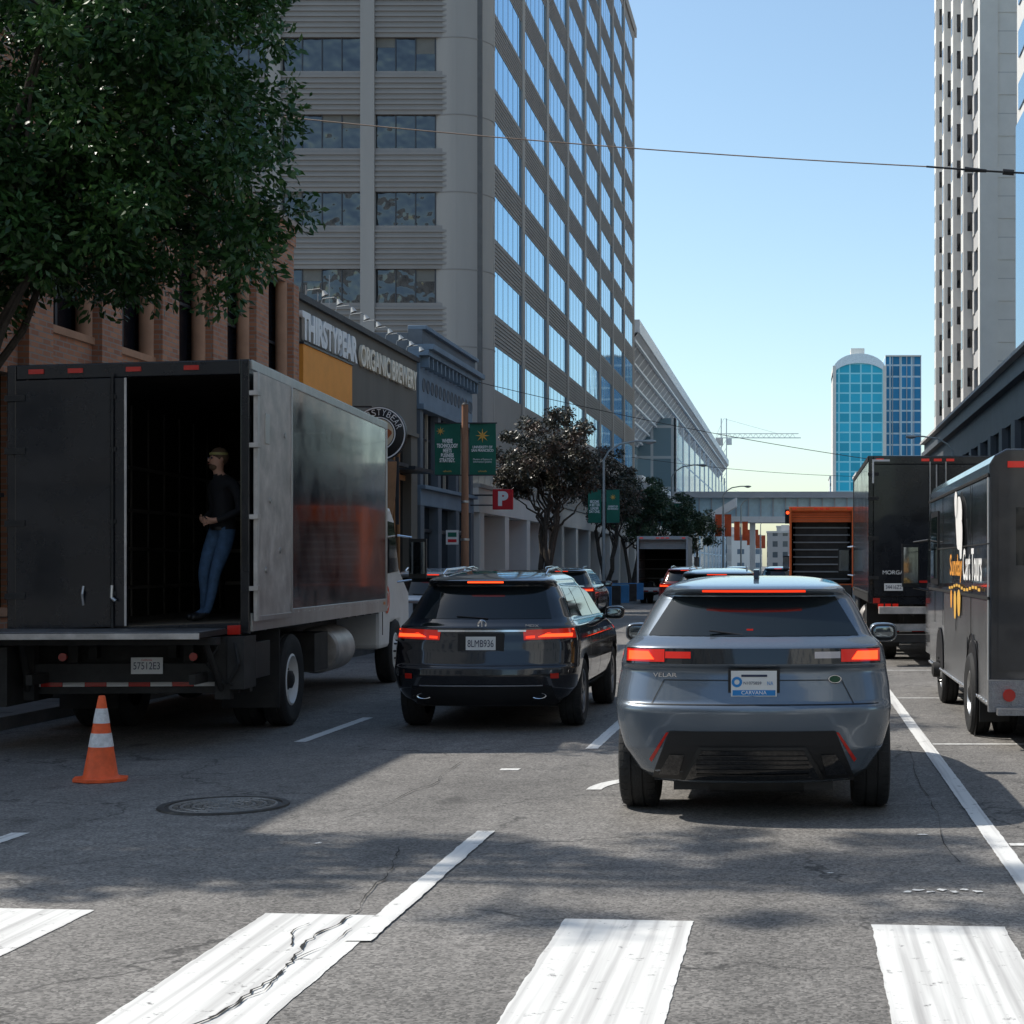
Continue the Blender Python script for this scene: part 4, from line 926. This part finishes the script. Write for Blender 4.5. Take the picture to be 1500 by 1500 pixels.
# ------------------------------------------------------------------ RIGHT BUILDINGS
e=empty('dark_stone_building'); m=M(); PX=12.
m.box(PX+.4,40,50,150,0,12.6,DKST); m.box(PX-.2,40,50,150,12.2,12.75,DKST); m.box(PX-.6,PX+.4,50,150,12.751,12.95,GRST); m.box(PX-.45,PX+.4,50,150,11.6,12.0,DKST)
m.box(PX,PX+.4,50,150,9.6,11.6,DKST); m.box(PX-.35,PX+.4,50,150,4.6,5.3,DKST)
for k in range(19): y=50+5.5*k; m.box(PX-.15,PX+.4,y,y+1.4,0,9.6,DKST)
m.done('walls',e)
m=M()
for k in range(19):
    y=50+5.5*k; m.box(PX+.2,PX+.39,y+1.4,y+5.5,.5,9.6,TINTW); m.box(PX+.1,PX+.2,y+3.3,y+3.45,.5,9.6,MUL); m.box(PX+.1,PX+.2,y+1.4,y+5.5,7.3,7.4,MUL)
m.box(PX-2.0,PX-.2,118,131,3.6,3.9,DKST)
m.done('windows',e)
e=empty('hotel_tower'); m=M(); HX=15.; HY=131.; HE=168.; HH=72
m.box(HX+.5,34,HY+.4,HE,10,HH,GRST)
for k in range(19):
    z=13.0+3.3*k
    m.box(HX+1.2,34,HY+.1,HY+.4,z+1.75,z+3.3,WHST)
    m.box(HX+1.2,34,HY+.30,HY+.42,z,z+1.75,TINTW)
    for j in range(5):
        m.box(HX+1.2+3.6*j,HX+1.2+3.6*j+1.6,HY+.05,HY+.29,z,z+1.75,WHST)
    m.box(HX+2.8+.9,HX+2.8+1.0,HY+.2,HY+.295,z,z+1.75,MUL); m.box(HX+1.2,34,HY+.06,HY+.099,z+1.75,z+1.83,GRST)
    m.box(HX+.1,HX+.5,HY,HE,z+1.9,z+3.3,GRST); m.box(HX+.3,HX+.45,HY,HE,z,z+1.9,TINTW)
    for j in range(9): m.box(HX-.0,HX+.29,HY+4.5*j+2,HY+4.5*j+3.2,z,z+1.9,GRST)
m.box(HX-.25,HX+1.2,HY-.05,HY+1.3,10,HH,WHST)
for j in range(1,5):
    y=HY+9.*j; m.box(HX-.75,HX+.09,y-1.0,y+1.0,10,HH-2 if j<4 else HH,WHST)
    for k in range(18): z=13.4+3.3*k; m.box(HX-.78,HX-.751,y-.5,y+.5,z+.2,z+1.8,TINTW); m.box(HX-.4,HX+.0,y-1.03,y-1.001,z+.2,z+1.8,TINTW)
m.done('walls',e)
e=empty('white_tower'); m=M(); m.box(15.4,30,70,113.8,12.8,70,WHST)
for k in range(16): m.box(15.3,15.41,72,112.5,15+3.6*k,16.8+3.6*k,mat('blue_window_band',(.10,.22,.36),.1,var=0))
m.box(15.2,15.3,108,113,14.5,32,mat('blue_glass_panel',(.08,.22,.4),.06,var=0)); m.done('walls',e)
# ------------------------------------------------------------------ distant towers
BT=grid_mat('blue_tower_glass',(.30,.72,.82),(.03,.48,.68),4.,3.6,.28,.15,1.3); BT2=grid_mat('blue_tower_grid',(.55,.68,.75),(.02,.24,.48),4.0,4.2,.32,.15,1.3)
e=empty('glass_skyscraper'); m=M(); Y=600; s=Y/2400
x0,x1=58*s,130*s; zt=1.75+300*s; cx=(x0+x1)/2; hw=(x1-x0)/2
arc=[(cx+hw*math.cos(a),zt-4+5.*math.sin(a)) for a in np.linspace(0,math.pi,16)]
m.prism([(x0,0)]+[(x1,0)]+arc,Y,Y+25,BT,axis='Y')
for a in(x0-.8,x1-.4): m.box(a,a+1.2,Y-.8,Y+24,0,zt-2,WHST)
m.prism([(cx+(hw+.8)*math.cos(a),zt-4+6.5*math.sin(a)) for a in np.linspace(0,math.pi,16)]+[(cx+(hw+.8)*math.cos(a),zt-6+5*math.sin(a)) for a in np.linspace(math.pi,0,16)],Y-.7,Y+24,mat('white_crown',(.7,.78,.82),.5),axis='Y')
m.box(cx-3,cx+2,Y+4,Y+12,zt,zt+5,WHST)
m.done('shaft',e)
e=empty('glass_skyscraper'); m=M(); m.box(133*s,186*s,Y+5,Y+30,0,1.75+308*s,BT2); m.box(133*s,186*s,Y+4,Y+30,1.75+308*s,1.75+310*s,WHST)
for k in range(6): m.box((133+10.4*k)*s,(133.6+10.4*k)*s,Y+4.2,Y+5,0,1.75+309*s,WHST)
m.done('shaft',e)
GR=[grid_mat('far_building_a',(.45,.44,.42),(.12,.15,.18),3,3.5,.9),grid_mat('far_building_b',(.58,.58,.56),(.15,.2,.25),4,3.5,1.1),grid_mat('far_building_c',(.32,.30,.29),(.08,.1,.12),3.2,3.4,.8),grid_mat('far_building_d',(.16,.16,.165),(.05,.06,.07),3.4,3.6,.7)]
for i,(x0,x1,y,h) in enumerate([(-60,-22,340,14),(-22,-9,420,9),(-9,2,520,12),(2,9,470,8),(9,16,430,15),(12.8,15,190,10),(16,40,260,17),(15,60,400,24),(-30,-14,335,12),(-8,10,700,18),(13.5,20,640,36)]):
    e=empty('distant_building'); m=M(); m.box(x0,x1,y,y+25,0,h,GR[i%3]); m.box(x0-.2,x1+.2,y-.2,y+25.2,h,h+.6,GRST); m.box((x0+x1)/2-1,(x0+x1)/2+1.5,y+3,y+7,h+.6,h+2.6,GRST)
    m.done('walls',e)
def crane(name,x,y,z,l0,l1):
    e=empty(name,(x,y,0)); m=M(); W2=mat('crane_white',(.6,.62,.62),.5)
    for a in(-.8,.8):
        for b in(-.8,.8): m.box(a-.12,a+.12,b-.12,b+.12,0,z+6,W2)
    for k in range(int(z/2.5)): m.tube([(-.8,-.8,2.5*k),(.8,-.8,2.5*k+2.5)],.08,W2,4)
    m.box(-l0,l1,-.15,.15,z,z+.25,W2); m.box(-l0*.9,l1*.97,-.15,.15,z+1.3,z+1.5,W2)
    for k in range(int((l1+l0)/1.6)-1): xx=-l0*.9+1.6*k; m.tube([(xx,0,z+.2),(xx+.8,0,z+1.4),(xx+1.6,0,z+.2)],.07,W2,4)
    m.box(-l0,-l0+2.2,-.6,.6,z-2.2,z,GRST); m.tube([(0,0,z+6),(l1*.7,0,z+1.4)],.05,W2,4); m.tube([(0,0,z+6),(-l0,0,z+.4)],.05,W2,4); m.box(.9,2.4,-.7,.7,z-2,z-.1,W2)
    m.done('mast_and_jib',e)
crane('tower_crane',-21.8,500,40.5,2.5,23.5); crane('tower_crane',-36,620,28,6,22)

# ------------------------------------------------------------------ street furniture
def banner(e,x,y,z0,w,h,mt=None):
    m=M(); n=8; V=[];F=[]
    for j in range(n+1):
        for i in range(5): V.append((x+w*i/4,y+.02*math.sin(j*.9+i),z0+h*j/n))
    for j in range(n):
        for i in range(4): q=j*5+i; F.append((q,q+1,q+6,q+5))
    m.add(V,F,mt or GRN,True)
    m.box(x-.02,x+w+.02,y-.012,y+.012,z0-.02,z0,SHOP); m.box(x-.02,x+w+.02,y-.012,y+.012,z0+h,z0+h+.02,SHOP); m.done('banner',e,recalc=False)
def star(e,x,y,z,r):
    m=M()
    for k in range(8):
        a=k*math.pi/4; m.poly([(x+r*.25*math.cos(a-.5),y,z+r*.25*math.sin(a-.5)),(x+r*math.cos(a),y,z+r*math.sin(a)),(x+r*.25*math.cos(a+.5),y,z+r*.25*math.sin(a+.5)),(x,y,z)],GOLD)
    m.done('banner_emblem',e,recalc=False)
e=empty('utility_pole',(-8.75,43.4,0)); m=M(); m.cyl((0,0,.1),(0,0,6.0),.11,.085,POLE,14); m.cyl((0,0,6.0),(0,0,6.06),.10,.03,STEEL,12)
for z in(4.12,5.5): m.box(-.78,.85,-.02,.02,z,z+.03,SHOP)
m.box(-.50,-.17,-.02,0,2.3,2.68,WHT); m.box(-.5,-.1,0,.02,2.62,2.66,LMP); m.box(-.45,-.22,-.025,-.021,2.5,2.62,GRN); m.box(-.45,-.22,-.025,-.021,2.36,2.44,REDS)
m.lathe((0,0,2.4),'Z',[(.115,0),(.12,.03),(.115,.06)],ALU,16); m.lathe((0,0,3.4),'Z',[(.108,0),(.115,.03),(.108,.06)],ALU,16)
m.done('pole',e)
banner(e,-.80,0,4.15,.68,1.36); banner(e,.12,0,4.15,.70,1.36)
text('WHERE\nTECHNOLOGY\nMEETS\nBUSINESS\nSTRATEGY.',e,'banner_text',(-.46,-.04,4.78),FC,.56,.62,TXW,0,.035); star(e,-.64,-.04,5.3,.12); star(e,.47,-.04,5.18,.19)
text('UNIVERSITY OF\nSAN FRANCISCO',e,'banner_text_2',(.47,-.04,4.83),FC,.58,.16,TXW,0,.02); text('Masters of Science in\nInformation Systems',e,'banner_text_3',(.47,-.04,4.52),FC,.5,.13,TXW); text('usfca.edu',e,'banner_text_4',(.47,-.04,4.24),FC,.22,.05,GOLD); text('usfca.edu',e,'banner_text_5',(-.46,-.04,4.24),FC,.22,.05,GOLD)
def lamp(name,x,y,h,arm,ban=None,r=.09):
    e=empty(name,(x,y,0)); m=M(); m.cyl((0,0,.1),(0,0,.8),r*1.9,r*1.6,LMP,14); m.cyl((0,0,.8),(0,0,h-.5),r,r*.6,LMP,12)
    m.tube([(0,0,h-.5),(arm*.12,0,h-.1),(arm*.4,0,h+.25),(arm*.8,0,h+.38),(arm,0,h+.38)],r*.5,LMP,8)
    m.sphere((arm+.25*(1 if arm>0 else -1),0,h+.36),.3,LMP,14,8,(1.1,.5,.32)); m.sphere((arm+.25*(1 if arm>0 else -1),0,h+.31),.2,WHTL,12,8,(1.,.5,.4)); m.done('pole',e)
    if ban:
        for sx in(-1,1): banner(e,.12 if sx>0 else -.12-.62,0,ban[0],.62,ban[1],ban[2])
    return e
e=lamp('street_lamp',-9.0,77,7.2,1.9,(3.75,1.55,GRN)); text('BECOME\nA BETTER\nLEADER\nDAY ONE.',e,'banner_text',(-.43,-.04,4.5),FC,.5,.6,TXW,0,.02); star(e,.43,-.04,4.95,.16); text('UNIVERSITY OF\nSAN FRANCISCO',e,'banner_text_2',(.43,-.04,4.45),FC,.5,.2,TXW,0,.02)
lamp('street_lamp',-8.9,118,8.6,2.,(4.6,1.6,GRN)); lamp('street_lamp',9.3,97,9.0,-2.2,None)
for (x,y) in((-6.6,150),(-5.8,175),(-5.6,215),(-5.4,255),(6.0,205)): lamp('street_lamp',x,y,8.6,2. if x<0 else -2.,(4.4,2.0,REDB),.1)
e=empty('parking_sign',(-10.35,58,0)); m=M(); m.box(-.36,.36,-.06,.06,3.72,4.44,REDS); m.box(-1.3,-.361,-.03,.03,4.2,4.26,SHOP); m.box(-1.3,-.361,-.03,.03,3.85,3.9,SHOP); m.done('panel',e,bevel=.02); text('P',e,'letter',(0,-.07,4.08),FC,.36,.52,TXW,0,.06)
e=empty('traffic_signal',(-.6,128,0)); m=M(); m.cyl((6,0,0),(6,0,6.2),.1,.08,LMP); m.tube([(6,0,6.0),(3,0,6.2),(0,0,6.1)],.06,LMP); m.box(-.2,.2,-.15,.15,5.0,6.1,BLK)
for k,mm in enumerate((REDE,STEEL,STEEL)): m.cyl((0,-.16,5.85-.35*k),(0,-.15,5.85-.35*k),.13,.13,mm)
m.done('signal',e)
def wire(p0,p1,sag,r,mt,n=24):
    m=M(); P=[]
    for i in range(n+1):
        t=i/n; p=Vector(p0).lerp(Vector(p1),t); p.z-=sag*4*t*(1-t); P.append(p)
    m.tube(P,r,mt,6); return m
WR=mat('wire_black',(.02,.02,.02),.6,var=0); WR2=mat('wire_copper',(.30,.21,.15),.5,var=.2)
m=wire((-12,30,10.25),(2.4,30,9.05),.12,.011,WR2); P=[(2.4,30,9.05),(3.3,30,8.98),(4.0,30,8.94),(9,30,8.7)]
m.tube(P,.018,WR,6); m.cyl((3.1,30,9.0),(3.5,30,8.97),.05,.03,WR,8); m.cyl((3.8,30,8.955),(4.0,30,8.94),.055,.055,WR,8); m.done('overhead_wire')
wire((-11.5,58,8.3),(8,66,3.9+1.5),.35,.012,WR).done('overhead_wire'); wire((-11,110,9),(12,115,8),.5,.015,WR).done('overhead_wire')
e=empty('construction_barrier'); m=M(); BB=mat('barrier_blue',(.03,.16,.35),.6)
for k in range(6): m.box(-7.9+.0,-6.4,54+3*k,54.15+3*k,.3,1.0,BB if k%2 else STEEL)
m.box(-8.,-7.8,52,72,.1,1.1,STEEL); m.done('panels',e,bevel=.01)
black_suv('suv_car',(-6.9,48,0),mat('dark_grey_car_paint',(.03,.033,.037),.2,metal=.3,var=0,coat=1.),False)
black_suv('suv_car',(-6.9,30.5,0),mat('white_car_paint',(.5,.55,.6),.2,metal=.1,var=0,coat=1.),False)
def block(x0,x1,y0,y1,h,wm,nm='office_building'):
    e=empty(nm); m=M(); m.box(x0,x1,y0,y1,0,h,wm); m.box(x0-.2,x1+.2,y0-.2,y1+.2,h,h+1,GRST); m.box(x0-.1,x1+.1,y0-.1,y1+.1,3.8,4.4,GRST); m.done('walls',e)
block(-34,-12,-60,-10,26,GR[0]); block(12,40,-60,-9,34,GR[1]); block(-10,10,-190,-160,14,GR[2]); block(12,36,9,48,14,GR[3]); block(-60,-12,-140,-62,38,GR[1]); block(12,50,-140,-62,30,GR[2])

# ------------------------------------------------------------------ man in the truck
def human(loc,rz):
    e=empty('man',loc,rz)
    J={'pel':(.08,.02,.95,.115),'bel':(.10,.02,1.08,.112),'che':(.11,.01,1.27,.13),'sho':(.10,.0,1.40,.105),'nec':(.09,-.02,1.49,.052),'nk2':(.085,-.035,1.54,.054),'hd1':(.08,-.05,1.60,.080),'hd2':(.08,-.045,1.67,.085),'hd3':(.08,-.035,1.72,.058),
    'hL':(-.0,.0,.90,.092),'tL':(-.02,-.07,.70,.082),'kL':(-.03,-.13,.49,.060),'cL':(-.05,-.10,.30,.053),'aL':(-.07,-.10,.10,.042),'fL':(-.08,-.18,.045,.042),'oL':(-.10,-.29,.035,.036),
    'hR':(.16,.03,.90,.092),'tR':(.15,-.03,.70,.082),'kR':(.13,-.10,.49,.060),'cR':(.11,-.12,.30,.053),'aR':(.10,-.17,.10,.042),'fR':(.10,-.25,.045,.042),'oR':(.10,-.36,.035,.036),
    'sL':(-.08,.01,1.40,.062),'uL':(-.13,.04,1.27,.053),'eL':(-.15,.06,1.13,.044),'lL':(-.09,-.06,1.06,.038),'wL':(-.02,-.15,1.03,.027),'mL':(.02,-.18,1.03,.031),
    'sR':(.27,.02,1.40,.062),'uR':(.32,.05,1.27,.053),'eR':(.33,.06,1.13,.044),'lR':(.27,-.06,1.06,.038),'wR':(.20,-.15,1.02,.027),'mR':(.16,-.18,1.01,.031)}
    E=['pel bel','bel che','che sho','sho nec','nec nk2','nk2 hd1','hd1 hd2','hd2 hd3','pel hL','hL tL','tL kL','kL cL','cL aL','aL fL','fL oL','pel hR','hR tR','tR kR','kR cR','cR aR','aR fR','fR oR','sho sL','sL uL','uL eL','eL lL','lL wL','wL mL','sho sR','sR uR','uR eR','eR lR','lR wR','wR mR']
    names=list(J); V=[J[n][:3] for n in names]; Rd=[J[n][3] for n in names]; ed=[tuple(names.index(q) for q in s.split()) for s in E]
    for hn,dx in(('mL',1),('mR',-1)):
        b=Vector(J[hn][:3]); bi=names.index(hn)
        for k in range(4):
            o=Vector((dx*.03,-.005,.024-.016*k)); L=.034-.004*abs(k-1)
            p1=b+o+Vector((dx*.012,-.006,0)); p2=p1+Vector((dx*L,-.012,-.008)); p3=p2+Vector((dx*L*.5,.012,-.018))
            i=len(V); V+= [tuple(p1),tuple(p2),tuple(p3)]; Rd+=[.0095,.009,.0075]; ed+=[(bi,i),(i,i+1),(i+1,i+2)]
        p1=b+Vector((dx*.0,-.015,.035)); p2=p1+Vector((dx*.03,-.012,.02)); i=len(V); V+=[tuple(p1),tuple(p2)]; Rd+=[.011,.009]; ed+=[(bi,i),(i,i+1)]
    me=bpy.data.meshes.new('body'); me.from_pydata(V,ed,[]); o=bpy.data.objects.new('body',me); scene.collection.objects.link(o); o.parent=e
    md=o.modifiers.new('skin','SKIN'); md.use_smooth_shade=True
    for i,r in enumerate(Rd):
        sv=me.skin_vertices[0].data[i]; sv.radius=(r,r); sv.use_root=(i==0)
    ss=o.modifiers.new('sub','SUBSURF'); ss.levels=2; ss.render_levels=2
    bpy.context.view_layer.update(); dg=bpy.context.evaluated_depsgraph_get(); m2=bpy.data.meshes.new_from_object(o.evaluated_get(dg)); o.modifiers.clear(); o.data=m2
    for mm in(JACK,JEAN,SKIN,BLK): m2.materials.append(mm)
    hc=[Vector(J['mL'][:3]),Vector(J['mR'][:3])]
    for p in m2.polygons:
        c=p.center; k=0
        if c.z<.085: k=3
        elif c.z<.95 and min((c-h).length for h in hc)>.13: k=1
        elif c.z>1.50: k=2
        if min((c-h).length for h in hc)<.085 and c.y<-.12: k=2
        p.material_index=k; p.use_smooth=True
    m=M(); hx,hy,hz=.08,-.045,1.655
    m.sphere((hx,hy+.028,hz+.028),.096,HAIR,20,12,(.93,1.0,1.02))
    m.sphere((hx,hy-.040,hz-.078),.050,HAIR,16,10,(1.05,.85,.8))
    m.sphere((hx,hy-.092,hz-.012),.013,SKIN,10,8,(.8,1.2,1.5))
    for s in(-1,1): m.sphere((hx+s*.03,hy-.080,hz+.012),.010,TXB,10,8); m.sphere((hx+s*.085,hy+.0,hz-.01),.022,SKIN,10,8,(.4,.8,1.3))
    m.box(hx-.018,hx+.018,hy-.094,hy-.084,hz-.052,hz-.046,mat('lips',(.4,.14,.11),.6,var=0))
    m.lathe((hx,hy+.02,hz+.055),'Z',[(.088,-.012),(.093,-.01),(.093,.012),(.088,.014)],mat('head_band',(.30,.28,.1),.5,var=0),24)
    m.done('hair_and_face',e)
    m=M(); m.lathe((.09,.018,.945),'Z',[(.118,-.02),(.122,-.015),(.122,.015),(.118,.02)],BLK,24); m.done('belt',e)
    return e
human((-5.97,16.9,1.182),R(-38))

# ------------------------------------------------------------------ camera, light, world
cam=bpy.data.cameras.new('camera'); co=bpy.data.objects.new('camera',cam); scene.collection.objects.link(co)
co.location=(0,0,1.75); co.rotation_euler=(R(90),0,0); cam.sensor_width=36; cam.lens=57.6; cam.shift_x=-415/1500; cam.shift_y=78/1500; cam.clip_end=5000; cam.clip_start=.1
scene.camera=co
el=R(50); sd=Vector((-.975,.22,0)).normalized()*math.cos(el)+Vector((0,0,math.sin(el)))
sl=bpy.data.lights.new('sun','SUN'); sl.energy=5.0; sl.angle=R(.53); sl.color=(1,.95,.87); so=bpy.data.objects.new('sun',sl); scene.collection.objects.link(so); so.rotation_euler=sd.to_track_quat('Z','Y').to_euler(); so.location=(-30,10,60)
w=bpy.data.worlds.new('World'); scene.world=w; w.use_nodes=True; nt=w.node_tree; bg=nt.nodes['Background']; sk=nt.nodes.new('ShaderNodeTexSky'); sk.sky_type='NISHITA'; sk.sun_disc=False; sk.sun_elevation=el; sk.sun_rotation=math.atan2(sd.x,sd.y); sk.air_density=1.; sk.dust_density=1.; sk.ozone_density=1.2
vm=nt.nodes.new('ShaderNodeVectorMath'); vm.operation='MULTIPLY'; vm.inputs[1].default_value=(1.28,1.36,1.30)
nt.links.new(sk.outputs[0],vm.inputs[0]); nt.links.new(vm.outputs[0],bg.inputs[0]); bg.inputs[1].default_value=.15
scene.view_settings.view_transform='Standard'; scene.view_settings.look='None'; scene.view_settings.exposure=0
